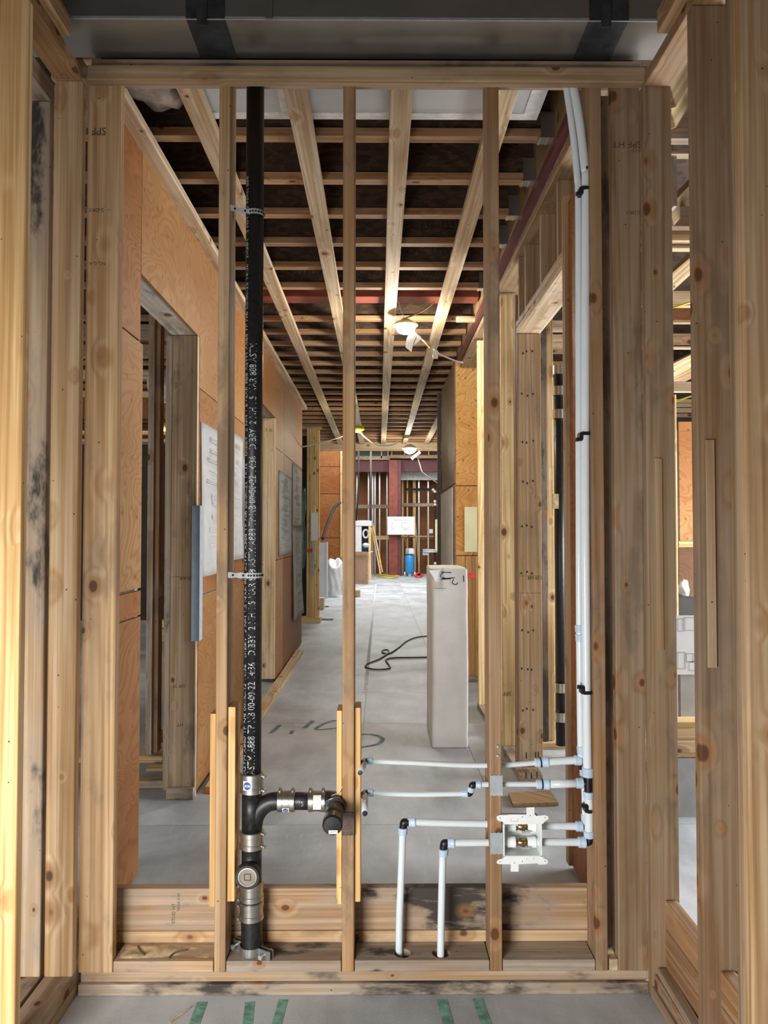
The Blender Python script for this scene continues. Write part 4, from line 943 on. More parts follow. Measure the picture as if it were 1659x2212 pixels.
# l4: from the corner elbow through the box to the downpipe
l4y = lambda x: 1819.5 + (1268 - x) * 0.003
collar(wa, A(1257, l4y(1257)), X1, 0.0170, 0.024)
pex_run(wa, [A(1262, l4y(1262)), A(1180, 1819), A(1140, 1819)], 0.0120)
pex_run(wa, [A(1118, 1819), A(1060, 1820), A(965, 1821)], 0.0115)
collar(wa, A(974, 1821), X1, 0.0155, 0.022)
elbow(wa, [A(969, 1821), A(962, 1821), A(959, 1823), A(958, 1834)], 0.0125)
collar(wa, A(958, 1841), Zu, 0.0155, 0.022)
pex_run(wa, [A(957, 1835), A(955, 1900), A(953, 1990), A(952, 2052), A(952, 2090)], 0.0118)
# l2: upper run of the front line
collar(wa, A(1252, 1692), X1, 0.0165, 0.022)
pex_run(wa, [A(1260, 1692), A(1180, 1694)], 0.0130)
collar(wa, A(1178, 1694), X1, 0.0165, 0.024); collar(wa, A(1164, 1694), X1, 0.0145, 0.018)
lathe('black_ring', A(1169.5, 1694), A(1173, 1694), [(0, 0.017), (0.004, 0.017)], 'rubber', wa, 16)
pex_run(wa, [A(1170, 1694), A(1086, 1694), A(1028, 1695)], 0.0085)
collar(wa, A(1033, 1695), X1, 0.0115, 0.018)
elbow(wa, [A(1029, 1695), A(1021, 1695.5), A(1019, 1699), A(1018, 1704)], 0.0105)
collar(wa, A(1017, 1706), Vector((0.3, 0, 1)), 0.0115, 0.016)
elbow(wa, [A(1017, 1708), A(1015, 1713), A(1010, 1715)], 0.0105)
collar(wa, A(1003, 1714), X1, 0.0115, 0.020)
pex_run(wa, [A(1008, 1714), A(900, 1716), A(800, 1713)], 0.0085)
collar(wa, A(800, 1713), X1, 0.0115, 0.018)
def stub(parent, x, y, ye_px, ye_py):
    s = A(x, y); e = W(ye_px, ye_py, Z=s.z)
    e = s + (e - s)
    tube('elbow', smooth_path([A(x + 9, y), A(x + 1, y), s + Vector((-0.004, -0.012, 0)), s + Vector((-0.004, -0.03, 0))]), 0.0105, 'rubber', parent, 12)
    dv = (e - s).normalized()
    tube('stub_tube', [s + dv * 0.025, e], 0.0095, 'pex', parent, 14)
    lathe('plug', e + dv * -0.001, e + dv * 0.004, [(0, 0.0085), (0.003, 0.0085), (0.0035, 0.003)], 'rubber', parent, 14)
stub(wa, 789, 1713, 788, 1757)
wbk = empty('water_line', B(1255, 1784), 'rear white water line with the upper shower stub and upper valve feed', 'water pipe')
pex_run(wbk, [B(1221, 165), B(1225, 195), B(1237, 280), B(1247, 380), B(1250, 460), B(1251, 1000), B(1252, 1360), B(1255, 1615), B(1258, 1640)], 0.0120)
collar(wbk, B(1252, 1358), Zu, 0.0150, 0.024); collar(wbk, B(1253, 1378), Zu, 0.0150, 0.024); collar(wbk, B(1257, 1620), Zu, 0.0160, 0.026)
lathe('black_tee', B(1259, 1662), B(1259, 1630), [(0, 0.0125), (0.05, 0.0125)], 'rubber', wbk, 16)
collar(wbk, B(1262, 1668), Zu, 0.0150, 0.022)
pex_run(wbk, [B(1262, 1660), B(1264, 1720), B(1265, 1780)], 0.0118)
collar(wbk, B(1265, 1766), Zu, 0.0145, 0.02)
elbow(wbk, [B(1266, 1772), B(1266, 1780), B(1264, 1784), B(1255, 1785)], 0.0115)
collar(wbk, B(1248, 1642), X1, 0.0165, 0.022)
pex_run(wbk, [B(1258, 1641.5), B(1210, 1644), B(1182, 1646)], 0.0130)
collar(wbk, B(1176, 1646), X1, 0.0165, 0.024); collar(wbk, B(1161, 1647), X1, 0.0145, 0.018)
lathe('black_ring', B(1166.5, 1646.5), B(1170, 1646), [(0, 0.017), (0.004, 0.017)], 'rubber', wbk, 16)
pex_run(wbk, [B(1168, 1647), B(1086, 1653), B(1000, 1653), B(900, 1648), B(797, 1644)], 0.0085)
collar(wbk, B(799, 1644), X1, 0.0115, 0.018)
sB = B(789, 1644)
tube('elbow', smooth_path([B(797, 1644), B(790, 1644), sB + Vector((-0.004, -0.012, 0)), sB + Vector((-0.005, -0.03, 0))]), 0.0105, 'rubber', wbk, 12)
eB = W(778, 1669, Z=sB.z); dvB = (eB - sB).normalized()
tube('stub_tube', [sB + dvB * 0.025, eB], 0.0092, 'pex', wbk, 14)
lathe('plug', eB - dvB * 0.001, eB + dvB * 0.004, [(0, 0.0082), (0.003, 0.0082), (0.0035, 0.003)], 'rubber', wbk, 14)
collar(wbk, B(1251, 1785), X1, 0.0165, 0.022)
pex_run(wbk, [B(1256, 1785), B(1180, 1784), B(1140, 1783)], 0.0120)
pex_run(wbk, [B(1118, 1782), B(1060, 1780), B(960, 1778), B(880, 1775)], 0.0115)
collar(wbk, B(890, 1776), X1, 0.0150, 0.022)
elbow(wbk, [B(884, 1776), B(875, 1776), B(872, 1778), B(871, 1788)], 0.0125)
collar(wbk, B(870, 1795), Zu, 0.0155, 0.022)
pex_run(wbk, [B(870, 1790), B(867, 1880), B(863, 1980), B(862, 2045), B(862, 2090)], 0.0118)
# clips round the pair of risers
for i, (py, px, lab) in enumerate(((415, 1256, 'black pipe clip uppermost on the paired white risers'), (943, 1256, 'black pipe clip midway up the paired white risers'), (1490, 1260, 'black pipe clip above the paired riser tees'), (1745, 1268, 'small black pipe clip below the riser tees'))):
    e = empty('pipe_clip', A(px, py), lab, 'pipe clip', 'clips on the white risers')
    p = A(px, py); w_ = 0.024 if i < 3 else 0.012
    sgn = 1 if i < 2 else -1
    box('clip_band', p.x - 0.004, p.x + w_, YA - 0.0185, YA + 0.01, p.z + sgn * 0.008 - 0.005, p.z + sgn * 0.008 + 0.006, 'rubber', e, 0.002)
    box('clip_stem', p.x - 0.010, p.x + 0.002, YA - 0.016, YA + 0.02, p.z - 0.012, p.z + 0.012, 'rubber', e, 0.002)
    lathe('clip_head', (p.x - 0.022, YA - 0.012, p.z - sgn * 0.012), (p.x + 0.0, YA - 0.012, p.z - sgn * 0.010), [(0, 0.007), (0.02, 0.006)], 'rubber', e, 10)

# white valve box on the stud
vb = empty('valve_box', W(1128, 1850, Y=SF), 'white plastic outlet box with two brass valves fixed to the stud', 'valve box')
Yv = SF - 0.006
V = lambda x, y: W(x, y, Y=Yv)
a, b = V(1087, 1778), V(1171, 1851)
for nm, q in (('box_wall', (a.x, a.x + 0.0045, b.z, a.z)), ('box_wall', (b.x - 0.0045, b.x, b.z, a.z)), ('box_wall', (a.x, b.x, a.z - 0.004, a.z)), ('box_wall', (a.x, b.x, b.z, b.z + 0.004))):
    box(nm, q[0], q[1], Yv - 0.001, Yv + 0.085, q[2], q[3], 'white', vb, 0.0006)
box('box_back', a.x, b.x, Yv + 0.080, Yv + 0.085, b.z, a.z, 'white', vb)
def flange(pts, name):
    return prism(name, [(V(x, y).x, V(x, y).z) for x, y in pts], 'y', Yv - 0.003, Yv, 'white', vb)
flange([(1073, 1763), (1079, 1760), (1095, 1760), (1099, 1759), (1137, 1759), (1137, 1744), (1154, 1743), (1154, 1759), (1158, 1762), (1177, 1760), (1184, 1763), (1184, 1769), (1177, 1773), (1172, 1779), (1088, 1779), (1085, 1774), (1077, 1773), (1073, 1769)], 'top_flange')
flange([(1073, 1860), (1077, 1856), (1086, 1854), (1088, 1850), (1172, 1850), (1174, 1853), (1182, 1856), (1184, 1862), (1180, 1866), (1164, 1867), (1160, 1864), (1120, 1866), (1120, 1882), (1103, 1882), (1103, 1866), (1078, 1866), (1073, 1864)], 'bottom_flange')
for x, y in ((1080, 1766), (1177, 1765), (1080, 1861), (1177, 1859), (1128, 1764), (1145, 1761), (1128, 1860), (1111, 1863)):
    p = V(x, y) + Vector((0, -0.003, 0)); lathe('flange_hole', p, p + Vector((0, -0.001, 0)), [(0, 0.0018), (0.0008, 0.0018)], 'ink', vb, 10)
for pts in (((1103, 1767), (1103, 1773), (1119, 1773), (1119, 1768)), ((1137, 1852), (1137, 1856)), ((1153, 1852), (1153, 1856))):
    stroke('mould_line', [V(x, y) + Vector((0, -0.003, 0)) for x, y in pts], 0.001, (0, -1, 0), 'ink', vb, 0.0005)
for (py, Yl, pf, lab) in ((1785, YB_, B, 'brass valve on the upper pipe inside the white box'), (1819, YA, A, 'brass valve on the lower pipe inside the white box')):
    e = empty('brass_valve', pf(1128, py), lab, 'valve', 'brass valves in the white box')
    p0, p1 = pf(1111, py), pf(1141, py); L = (p1 - p0).length
    lathe('valve_body', p0, p1, [(0, 0.009), (0.004, 0.009), (0.0041, 0.0125), (0.010, 0.0125), (0.012, 0.010), (0.02, 0.0135), (L - 0.014, 0.0135), (L - 0.010, 0.010), (L - 0.008, 0.0125), (L, 0.0125)], 'brass', e, 16)
    box('valve_handle', pf(1124, py).x, pf(1142, py).x, Yl - 0.026, Yl - 0.021, pf(1130, py + 9).z, pf(1130, py + 4).z, 'zinc', e, 0.001)
    lathe('valve_stem', pf(1129, py), pf(1129, py) + Vector((0, -0.022, -0.006)), [(0, 0.006), (0.022, 0.005)], 'brass', e, 10)
    for x in (1104, 1148): collar(e, pf(x, py), X1, 0.0165, 0.028, 'white')

# ================================================================== FOAM BLOCK
fx0, fx1, fy0, fy1 = 0.366, 0.612, 5.215, 5.80
fb = empty('foam_block', ((fx0 + fx1) / 2, 5.5, 0), 'tall white foam block standing on end with marker scrawl', 'foam block')
bm = bmesh.new(); bbox(bm, fx0, fx1, fy0, fy1, 0.0, 1.225, 0.012, 3)
bmesh.ops.subdivide_edges(bm, edges=[e for e in bm.edges if e.calc_length() > 0.15], cuts=14, use_grid_fill=True)
for v in bm.verts:
    n = noise.noise(v.co * 3.0) * 0.004 + noise.noise(v.co * 14) * 0.0025
    v.co += Vector((n, n * 0.7, 0 if v.co.z < 0.02 else n))
    if v.co.z > 1.12 and v.co.y < 5.3 and v.co.x < 0.43:
        k = max(0, 1 - (Vector((v.co.x, v.co.y, v.co.z)) - Vector((fx0, fy0, 1.225))).length / 0.11); v.co += Vector((0.035, 0.05, -0.03)) * k
obj('block', bm, 'foam', fb, smooth=True)
F = lambda x, y: W(x, y, Y=fy0 - 0.006)
for pts in (((957, 1237), (951, 1245), (964, 1250)), ((964, 1250), (953, 1251), (974, 1250)), ((952, 1236), (975, 1237)), ((950, 1251), (982, 1248)), ((980, 1251), (977, 1259), (985, 1263), (989, 1258)), ((1001, 1243), (1002, 1257))):
    stroke('marker_line', smooth_path([F(x, y) for x, y in pts]), 0.006, (0, -1, 0), 'black', fb, 0.003)
stroke('cut_line', [F(938, 1271), F(965, 1271)], 0.003, (0, -1, 0), 'ink', fb, 0.003)
bm = bmesh.new(); vs = [bm.verts.new(p) for p in (F(926, 1232) + Vector((0, -0.002, 0)), F(952, 1233) + Vector((0, 0.01, 0.004)), F(956, 1245), F(949, 1256), F(942, 1258), F(934, 1244))]
bm.faces.new(vs); bmesh.ops.triangulate(bm, faces=bm.faces[:]); bmesh.ops.solidify(bm, geom=bm.faces[:], thickness=0.004)
obj('torn_wrap', bm, 'white', fb)
# cord on the corridor floor
C = lambda pts: smooth_path([W(x, y, Z=0.012) for x, y in pts])
o = tube('extension_cable', C([(980, 1372), (910, 1375), (880, 1384), (862, 1398), (842, 1411), (828, 1410), (826, 1405), (838, 1404), (838, 1411), (818, 1424), (793, 1434), (791, 1441), (812, 1446), (842, 1443), (836, 1430), (834, 1425), (850, 1421), (910, 1420), (980, 1418)]), 0.009, 'dcord', seg=8); tag(o, 'thin dark extension cord looping on the floor behind the foam block', 'cord')
o = lumber('scrap_board', 0, 0.3, 0, 0.22, 0, 0.018, None, (0.44, 0.34, 0.21), 0.7)
p = [W(x, y, Z=0.02) for x, y in ((1098, 1712), (1188, 1707), (1206, 1733), (1108, 1736))]
bpy.data.objects.remove(o)
sb = prism('scrap_board', [(q.x, q.y) for q in (p[3], p[2], p[1], p[0])], 'z', 0.001, 0.02, 'ply', color=(0.42, 0.31, 0.19, 1)); tag(sb, 'plywood offcut lying on the floor past the valve box', 'offcut')
o = beam('wood_splinter', W(365, 2210, Z=0.006), W(412, 2175, Z=0.006), 0.006, 0.004, 'curlwood'); tag(o, 'thin pale wood splinter on the floor in front of the wall', 'splinter')
for i, (pts, lab) in enumerate((([(298, 2044), (302, 2053), (312, 2063)], 'dark curled wire scrap on the sill nearest the corner stud'), ([(364, 2070), (378, 2058), (404, 2053)], 'dark wire scrap on the sill beside the first stud'))):
    o = tube('wire_scrap', smooth_path([W(x, y, Z=0.109) for x, y in pts]), 0.0025, 'dcord', seg=8); tag(o, lab, 'wire', 'wire scraps on the sill')

bm = bmesh.new(); gv = []
for i in range(41):
    col = []
    for j in range(17):
        u, v = i / 40, j / 16; x, y = -0.84 + 0.30 * u, 2.475 + 0.085 * v
        e_ = min(1, 5 * u, 5 * (1 - u), 4 * v, 4 * (1 - v))
        h = max(0.0, noise.noise(Vector((x * 14, y * 22, 0))) * 0.5 + 0.42 - 0.5 * u) * 0.014 * e_ + max(0, noise.noise(Vector((x * 160, y * 160, 3)))) * 0.0025 * e_
        col.append(bm.verts.new((x, y, 0.1035 + h)))
    gv.append(col)
for i in range(40):
    for j in range(16): bm.faces.new((gv[i][j], gv[i + 1][j], gv[i + 1][j + 1], gv[i][j + 1]))
o = obj('sawdust', bm, 'curlwood', smooth=True); tag(o, 'pale sawdust heaped on the sill by the corner stud', 'sawdust', kind='stuff')

# ================================================================== LAMPS AND CORDS IN THE CORRIDOR
c = W(876, 702, Y=5.75); work_lamp('work_light', c, 0.085, 'bright hanging work light nearest along the corridor ceiling', 55)
tg = empty('warning_tag', c + Vector((0.06, 0, -0.1)), 'white paper tag dangling under the nearest work light', 'tag')
for pts in (((889, 708), (878, 732), (876, 750), (889, 761), (893, 740), (900, 726)), ((902, 722), (894, 745), (907, 736), (910, 728))):
    prism('tag_sheet', [(W(x, y, Y=5.7).x, W(x, y, Y=5.7).z) for x, y in pts], 'y', 5.70, 5.703, 'paper', tg)
L5 = lambda pts, Y=5.75: smooth_path([W(x, y, Y=Y) for x, y in pts])
o = tube('draped_cable', L5([(1048, 643), (1010, 622), (975, 605), (962, 601), (950, 632), (930, 660), (900, 678), (868, 690)]), 0.006, 'cord', seg=8); tag(o, 'brown cord draped from the strapping to the nearest work light', 'cord')
o = tube('lamp_hanger', L5([(862, 640), (862, 660), (870, 680), (874, 690)]), 0.003, 'wcord', seg=6); tag(o, 'thin white wire hanging the nearest work light', 'wire')
o = empty('cord_plug', W(920, 740, Y=5.6), 'white cord with plug and white tag below the nearest work light', 'cord')
tube('cord', L5([(878, 702), (886, 709), (893, 715), (905, 728), (918, 738), (935, 752), (950, 765), (985, 780), (1000, 783)], 5.7), 0.006, 'wcord', o, 8)
lathe('plug_body', W(917, 736, Y=5.7), W(931, 750, Y=5.7), [(0, 0.010), (0.05, 0.014), (0.07, 0.010)], 'cord', o, 10)
a, b = W(935, 757, Y=5.69), W(946, 775, Y=5.69); box('tag', a.x, b.x, 5.688, 5.692, b.z, a.z, 'paper', o)
work_lamp('work_light', W(772, 926, Y=10.0), 0.10, 'yellow work light hanging midway down the corridor', 18, (1, 0.9, 0.6), True)
o = tube('string_cord', L5([(640, 968), (700, 955), (745, 940), (770, 928), (790, 945), (812, 960), (840, 962), (860, 955)], 10.0), 0.010, 'wcord', seg=8); tag(o, 'pale cord strung across the corridor to the yellow work light', 'cord')
o = box('lamp_bracket', W(764, 900, Y=10).x, W(776, 900, Y=10).x, 9.99, 10.02, W(770, 915, Y=10).z, W(770, 880, Y=10).z, 'white'); tag(o, 'white bracket above the yellow corridor work light', 'bracket')
work_lamp('work_light', W(885, 968, Y=13.2), 0.12, 'glaring work light at the far end of the strapped ceiling', 60)
a = W(899, 984, Y=13.2); o = beam('hanging_ballast', a + Vector((-0.08, 0, -0.06)), a + Vector((0.07, 0, 0.06)), 0.07, 0.05, 'whitepanel'); tag(o, 'small white ballast box tilted under the far work light', 'ballast')
o = tube('drop_cord', L5([(903, 990), (908, 1005), (913, 1020), (925, 1030), (940, 1040), (950, 1047)], 13.2), 0.010, 'wcord', seg=8); tag(o, 'white cord dropping from the far work light', 'cord')

# ================================================================== FAR HALL
wk = empty('wall_back', (0, 27.6, 0), 'plywood end wall of the far hall behind bare steel and wood studs', 'wall', kind='structure')
YW = 27.8
FW = lambda px, py, Y=27.0: W(px, py, Y=Y)
for i, xa in enumerate((-3.6, -2.4, -1.2, 0.0, 1.2, 2.4, 3.6)):
    for za, zb_ in ((0, 1.2), (1.21, 2.4), (2.41, 3.6), (3.61, 4.6)):
        k = random.uniform(0.75, 1.1); box('plywood_panel', xa + 0.005, xa + 1.195, YW, YW + 0.02, za, zb_, 'ply', wk, color=(0.36 * k, 0.155 * k, 0.06 * k, 1))
def fstud(px, w, py0, py1, mat, tint=YEL, Y=27.3):
    a, b = FW(px - w / 2, py1, Y), FW(px + w / 2, py0, Y)
    if mat == 'wood': lumber('stud', a.x, b.x, Y, Y + 0.09, max(0, a.z), b.z, wk, tint, 0.95)
    else: box('steel_stud', a.x, b.x, Y, Y + 0.09, max(0, a.z), b.z, mat, wk)
for px in (752, 771, 796, 805, 810, 820, 836): fstud(px, 3, 1022, 1250, 'galv')
for px, w in ((862, 4), (870, 4), (880, 3), (895, 6), (949, 4)): fstud(px, w, 1020, 1250, 'wood')
for px in (905, 925): fstud(px, 3, 1035, 1250, 'galv')
for py0, py1, x0, x1, mat in ((1090, 1098, 760, 840, 'wood'), (1087, 1094, 870, 945, 'wood'), (1157, 1160, 805, 945, 'wood'), (1160, 1166, 805, 840, 'wood')):
    a, b = FW(x0, py1, 27.25), FW(x1, py0, 27.25); lumber('rail', a.x, b.x, 27.25, 27.29, a.z, b.z, wk, GREYW if py0 < 1100 else YEL, 0.8)
a, b = FW(735, 1020, 26.9), FW(962, 1016, 26.9); box('steel_track', a.x, b.x, 26.9, 27.0, a.z, b.z, 'galv', wk)
a, b = FW(862, 1037, 27.0), FW(950, 1018, 27.0); box('foil_strip', a.x, b.x, 27.0, 27.03, a.z, b.z, 'ductedge', wk)
# red column and beam
cb = empty('primed_steel_column', (FW(852, 1240, 26.2).x, 26.2, 0), 'red-primed steel column and beam at the end of the hall', 'steel frame')
a, b = FW(840, 1200, 26.2), FW(866, 1200, 26.2); zbm0, zbm1 = FW(800, 1016, 26.2).z, FW(800, 994, 26.2).z
box('column_flange', a.x, b.x - 0.12, 26.10, 26.13, 0, zbm1, 'red', cb); box('column_web', a.x + 0.12, b.x, 26.13, 26.4, 0, zbm1, 'darkred', cb); box('column_flange', a.x, b.x, 26.4, 26.43, 0, zbm1, 'darkred', cb)
a, b = FW(735, 1000, 26.3), FW(962, 1000, 26.3)
box('beam_web', a.x, b.x, 26.45, 26.48, zbm0, zbm1, 'darkred', cb)
box('beam_flange', a.x, b.x, 26.40, 26.56, zbm0 - 0.03, zbm0, 'darkred', cb); box('beam_flange', a.x, b.x, 26.40, 26.56, zbm1, zbm1 + 0.03, 'darkred', cb)
for px in (829, 859, 871): a, b = FW(px, 1016, 26.4), FW(px + 1.5, 994, 26.4); box('stiffener', a.x, b.x, 26.41, 26.45, a.z, b.z, 'darkred', cb)
# framing above the beam
for (py0, py1, Y, x0, x1) in ((985, 993, 26.3, 735, 842), (983, 990, 26.25, 836, 962)):
    a, b = FW(x0, py1, Y), FW(x1, py0, Y); lumber('upper_plate', a.x, b.x, Y, Y + 0.09, a.z, b.z, wk, STRAP)
a, b = FW(735, 992, 26.5), FW(838, 968, 26.5); box('dark_membrane', a.x, b.x, 26.5, 26.52, a.z, b.z, 'teal', wk)
a, b = FW(838, 990, 26.5), FW(962, 968, 26.5); box('upper_sheet', a.x, b.x, 26.5, 26.52, a.z, b.z, 'ply', wk, color=(0.26, 0.13, 0.08, 1))
for px in (774, 802, 824, 838, 846, 874, 926): a, b = FW(px - 1.5, 990, 26.3), FW(px + 1.5, 970, 26.3); lumber('upper_stud', a.x, b.x, 26.3, 26.38, a.z, b.z, wk, PALE)
# header where the low ceiling ends
a, b = W(735, 974, Y=14.42), W(962, 963, Y=14.42); lumber('end_header', a.x - 2.5, b.x + 3, 14.40, 14.44, a.z, 3.20, ceiling, STRAP, 0.8)
# hanging wires / conduits
for i, (x0, x1, lab) in enumerate(((775, 770, 'dark cable hanging by the plywood return in the hall'), (801, 801, 'straight dark cable hanging beside the shelves in the hall'))):
    o = tube('hanging_cable', [FW(x0, 975, 22.0), FW((x0 + x1) / 2 + (2 if i == 0 else 0), 1040, 22.0), FW(x1, 1125, 22.0)], 0.022, 'dcord' if i else 'dark', seg=8); tag(o, lab, 'cable')
o = tube('black_hose', smooth_path([FW(735, 1085, 18.2), FW(722, 1098, 18.0), FW(708, 1130, 17.6), FW(697, 1165, 17.2)]), 0.035, 'dark', seg=8); tag(o, 'thick black hose slanting past the plywood return', 'hose')
# conduit on end wall
pc = empty('wall_conduit', FW(930, 1060, 27.1), 'black conduit elbow with white fittings on the end wall', 'conduit')
tube('conduit', smooth_path([FW(873, 1057, 27.1), FW(930, 1057, 27.1), FW(938, 1058, 27.1), FW(939.5, 1066, 27.1), FW(939.5, 1240, 27.1)], 8), 0.04, 'dark', pc, 8)
for x, y in ((935.5, 1058), (939.5, 1062), (939.5, 1083), (939.5, 1090), (940, 1217)):
    p = FW(x, y, 27.04); bm = bmesh.new(); bmesh.ops.create_icosphere(bm, subdivisions=2, radius=0.055); ob = obj('fitting', bm, 'white', pc, smooth=True); ob.location = p
o = box('junction_box', FW(913, 1198, 27.1).x, FW(926, 1198, 27.1).x, 27.05, 27.12, FW(913, 1199, 27.1).z, FW(913, 1186, 27.1).z, 'white'); tag(o, 'white junction box on the end wall beside the compressor', 'junction box')
o = box('small_box', FW(927, 1150, 27.1).x, FW(935, 1150, 27.1).x, 27.1, 27.15, FW(927, 1152, 27.1).z, FW(927, 1143, 27.1).z, 'whitepanel'); tag(o, 'small pale outlet box higher on the end wall', 'outlet box')
o = box('tall_insulation_board', FW(940, 1150, 26.6).x, FW(951, 1150, 26.6).x, 26.6, 26.63, FW(945, 1190, 26.6).z, FW(945, 1122, 26.6).z, 'yellowpanel'); tag(o, 'tall pale yellow board standing at the end wall', 'board')
for py in (1188, 1192): tube('white_conduit', [FW(914, py, 27.0), FW(950, py, 27.0)], 0.03, 'white', pc, 8)
# white plan on the column
ps = empty('plan_sheet', FW(866, 1155, 25.9), 'white landscape plan sheet pinned across the red column', 'paper')
a, b = FW(837, 1155, 25.9), FW(896, 1116, 25.9); box('sheet', a.x, b.x, 25.9, 25.915, a.z, b.z, 'paper', ps)
for pts in (((850, 1123), (885, 1123)), ((848, 1128), (846, 1140), (852, 1145)), ((868, 1126), (868, 1138), (880, 1145)), ((870, 1128), (884, 1131), (884, 1140), (872, 1144))):
    stroke('plan_line', [FW(x, y, 25.898) for x, y in pts], 0.012, (0, -1, 0), 'fineink', ps)
# compressor
yc = 26.0; cx0 = FW(885, 1240, yc).x
cp = empty('air_compressor', (cx0, yc, 0), 'blue upright air compressor with grey motor by the red column', 'air compressor')
zt_, zb_ = FW(885, 1198, yc).z, 0.06
lathe('tank', (cx0, yc, zb_), (cx0, yc, zt_ + 0.1), [(0, 0.08), (0.03, 0.14), (0.08, 0.165), (zt_ - zb_ - 0.08, 0.165), (zt_ - zb_ - 0.03, 0.14), (zt_ - zb_, 0.08)], 'bluetank', cp, 24)
box('motor_casing', cx0 - 0.14, cx0 + 0.12, yc - 0.13, yc + 0.13, zt_, FW(885, 1184, yc).z, 'greymotor', cp, 0.03)
box('motor_cover', cx0 - 0.04, cx0 + 0.15, yc - 0.16, yc - 0.10, zt_ + 0.02, zt_ + 0.20, 'whitepanel', cp, 0.02)
for s in (-1, 1): lathe('wheel', (cx0 + s * 0.15, yc - 0.06, 0.075), (cx0 + s * 0.19, yc - 0.06, 0.075), [(0, 0.07), (0.005, 0.075), (0.035, 0.075), (0.04, 0.07)], 'whitepanel', cp, 16)
box('foot', cx0 - 0.05, cx0 + 0.05, yc - 0.15, yc - 0.08, 0.0, 0.09, 'greymotor', cp)
o = tube('red_hose', smooth_path([W(899, 1243, Z=0.03), W(906, 1240, Z=0.03), W(912, 1243, Z=0.03), W(905, 1246, Z=0.03), W(897, 1244, Z=0.03), W(903, 1238, Z=0.1), W(910, 1240, Z=0.03)]), 0.035, 'pinkpaint', seg=8); tag(o, 'tangled red hose on the floor beside the compressor', 'hose')
o = tube('yellow_cord_pile', smooth_path([W(808, 1240, Z=0.02), W(830, 1243, Z=0.02), (W(858, 1245, Z=0.02)), W(842, 1248, Z=0.02), W(815, 1245, Z=0.02), W(835, 1241, Z=0.02), W(862, 1244, Z=0.02)]), 0.02, 'yellow', seg=6); tag(o, 'yellow extension cord spread on the hall floor', 'cord')
# leaning trim pieces
for i, (x0, y0, x1, y1, lab) in enumerate(((805, 1130, 826, 1236, 'thin yellow trim strip leaning by the shelves, outermost'), (803, 1140, 822, 1240, 'thin yellow trim strip leaning by the shelves, inner'), (872, 1150, 890, 1235, 'pale strip leaning behind the plan sheet'), (896, 1110, 906, 1236, 'tall pale strip leaning beside the compressor'))):
    o = beam('leaning_strip', FW(x0, y0, 26.7), FW(x1, y1, 26.6 if i > 1 else 25.6), 0.045, 0.02, 'wood', None, YEL); tag(o, lab, 'trim strip', 'strips leaning in the far hall')
# shelf unit / bench
ys_ = 24.0; S = lambda x, y: W(x, y, Y=ys_)
sh = empty('shelf_unit', S(786, 1180) * 1.0, 'white-topped shelf stand with coiled hose in the far hall', 'shelf')
a, b = S(760, 1136), S(803, 1124); box('shelf_top', a.x, b.x, ys_, ys_ + 0.5, a.z, b.z, 'whitepanel', sh)
a, b = S(760, 1250), S(781, 1137); box('white_panel', a.x, b.x, ys_ + 0.02, ys_ + 0.05, 0.0, b.z, 'whitepanel', sh)
a, b = S(796, 1250), S(802, 1137); lumber('shelf_post', a.x, b.x, ys_, ys_ + 0.09, 0, b.z, sh, YEL)
box('shelf_back', S(781, 1200).x, S(796, 1200).x, ys_ + 0.3, ys_ + 0.32, 0, S(790, 1137).z, 'dark', sh)
p = S(790, 1153); tube('coil', [p + Vector((0.085 * math.cos(t), 0.1, 0.13 * math.sin(t))) for t in [i * 0.42 for i in range(16)]], 0.03, 'whitepanel', sh, 8)
o = lathe('blue_bundle', W(783, 1178, Y=22.2), W(797, 1178, Y=22.2), [(0, 0.03), (0.05, 0.07), (0.14, 0.07), (0.19, 0.03)], 'collar', None, 12); tag(o, 'blue wrapped bundle lying on the open cardboard box', 'bundle')
# cardboard box
yk = 21.9; K = lambda x, y, Y=yk: W(x, y, Y=Y)
bxo = empty('cardboard_box', (K(780, 1262).x, yk, 0), 'tall open cardboard box standing in the far hall', 'cardboard box')
x0_, x1_ = K(742, 1262).x, K(795, 1262).x; zt2 = K(780, 1196).z
for q in ((x0_, x1_, yk, yk + 0.012), (x0_, x1_, yk + 0.7, yk + 0.712), (x0_, x0_ + 0.012, yk, yk + 0.71)): box('side', *q, 0.0, zt2, 'card', bxo)
box('side', x1_, x1_ + 0.012, yk, yk + 0.712, 0.0, zt2, 'cardlight', bxo)
beam('flap', (x1_ + 0.13, yk + 0.36, zt2 + 0.06), (x1_ + 0.0, yk + 0.36, zt2 + 0.005), 0.70, 0.01, 'cardlight', bxo, roll=0).rotation_mode = 'QUATERNION'
box('flap', x0_, x1_, yk - 0.10, yk - 0.09, zt2 - 0.02, zt2 + 0.06, 'card', bxo)
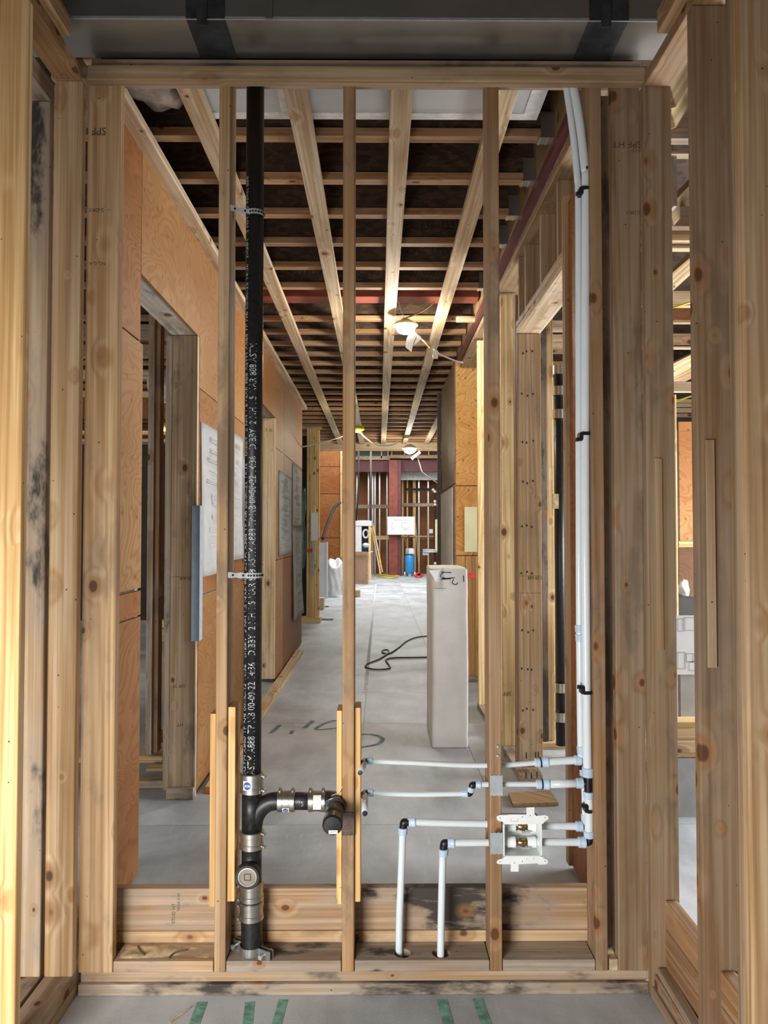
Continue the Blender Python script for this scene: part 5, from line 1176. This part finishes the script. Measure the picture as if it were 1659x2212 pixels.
# white panel and plastic bag, pallet
yq2 = 17.1; Q = lambda x, y, Y=yq2: W(x, y, Y=Y)
wp = empty('white_slab', (Q(697, 1290).x, yq2, 0), 'tall white slab on edge beside the plastic sheet', 'slab')
box('slab_face', Q(684, 1200).x, Q(705, 1200).x, yq2, yq2 + 0.03, 0.03, Q(690, 1172).z, 'whitepanel', wp)
box('slab_edge', Q(705, 1200).x, Q(708, 1200).x, yq2 - 0.02, yq2 + 0.05, 0.0, Q(690, 1172).z + 0.01, 'white', wp)
for py in (1182, 1194): box('hand_slot', Q(686, py).x, Q(690, py).x, yq2 - 0.004, yq2, Q(688, py + 3).z, Q(688, py - 1).z, 'black', wp)
bm = bmesh.new(); bmesh.ops.create_uvsphere(bm, u_segments=48, v_segments=24, radius=1)
for v in bm.verts:
    a_ = math.atan2(v.co.y, v.co.x); f = 1 + 0.06 * math.sin(a_ * 9 + v.co.z * 4) * max(0, 1 - abs(v.co.z)) + 0.14 * noise.noise(v.co * 2.5)
    zz = max(v.co.z, -0.8); rxy = max(1e-3, math.hypot(v.co.x, v.co.y)); kk = min(1.0, rxy * 2.0) / rxy
    top = (zz + 0.8) * 0.47 * (1 + 0.10 * math.sin(a_ * 2 + 1))
    top *= 0.92 + 0.22 * noise.noise(Vector((v.co.x * 2, v.co.y * 2, 5)))
    v.co = Vector((v.co.x * kk * 0.20 * f * (1 - 0.12 * zz), v.co.y * kk * 0.28 * f, max(0.0, top)))
o = obj('plastic_sheet_bundle', bm, 'plasticbag', smooth=True); o.location = (W(724, 1285, Y=17.7).x, 17.7, 0.001); tag(o, 'crumpled white plastic-wrapped bundle on the hall floor', 'bundle')
o = box('white_notice', W(671, 1100, Y=12.3).x, W(686, 1100, Y=12.3).x, 12.38, 12.385, W(680, 1168, Y=12.3).z, W(680, 1107, Y=12.3).z, 'paper'); tag(o, 'white notice pinned to the yellow stud cluster', 'paper')
o = box('low_crate', W(684, 1320, Y=14.6).x, W(699, 1320, Y=14.6).x, 14.6, 14.9, 0.0, 0.22, 'curlwood'); tag(o, 'small wooden crate at the foot of the white slab', 'crate')
o = box('timber_offcut', W(765, 1290, Y=17.6).x, W(778, 1290, Y=17.6).x, 17.5, 17.8, 0.0, 0.16, 'curlwood', bev=0.01); tag(o, 'wood offcut block half hidden behind the middle stud', 'offcut')
for i, (x, y) in enumerate(((695, 1310), (702, 1338))):
    p = W(x, y, Z=0.004); o = box('floor_vent', p.x - 0.14, p.x + 0.14, p.y - 0.12, p.y + 0.12, 0.001, 0.004, 'dark'); tag(o, 'dark floor register ' + ('nearer the white slab' if i == 0 else 'nearer the yellow studs'), 'vent')

# outer enclosure of the building
wo = empty('wall_outer', (0, 12, 0), 'outer walls of the building beyond the rooms', 'wall', kind='structure')
box('outer_wall_sheet', -7.2, -7.1, 8.5, 28.6, 0, 4.6, 'gypsum', wo)
box('outer_wall_sheet', 7.1, 7.2, 8.5, 28.6, 0, 4.6, 'gypsum', wo)
box('end_wall_sheet', -7.2, 7.2, 28.5, 28.6, 0, 4.6, 'gypsum', wo)
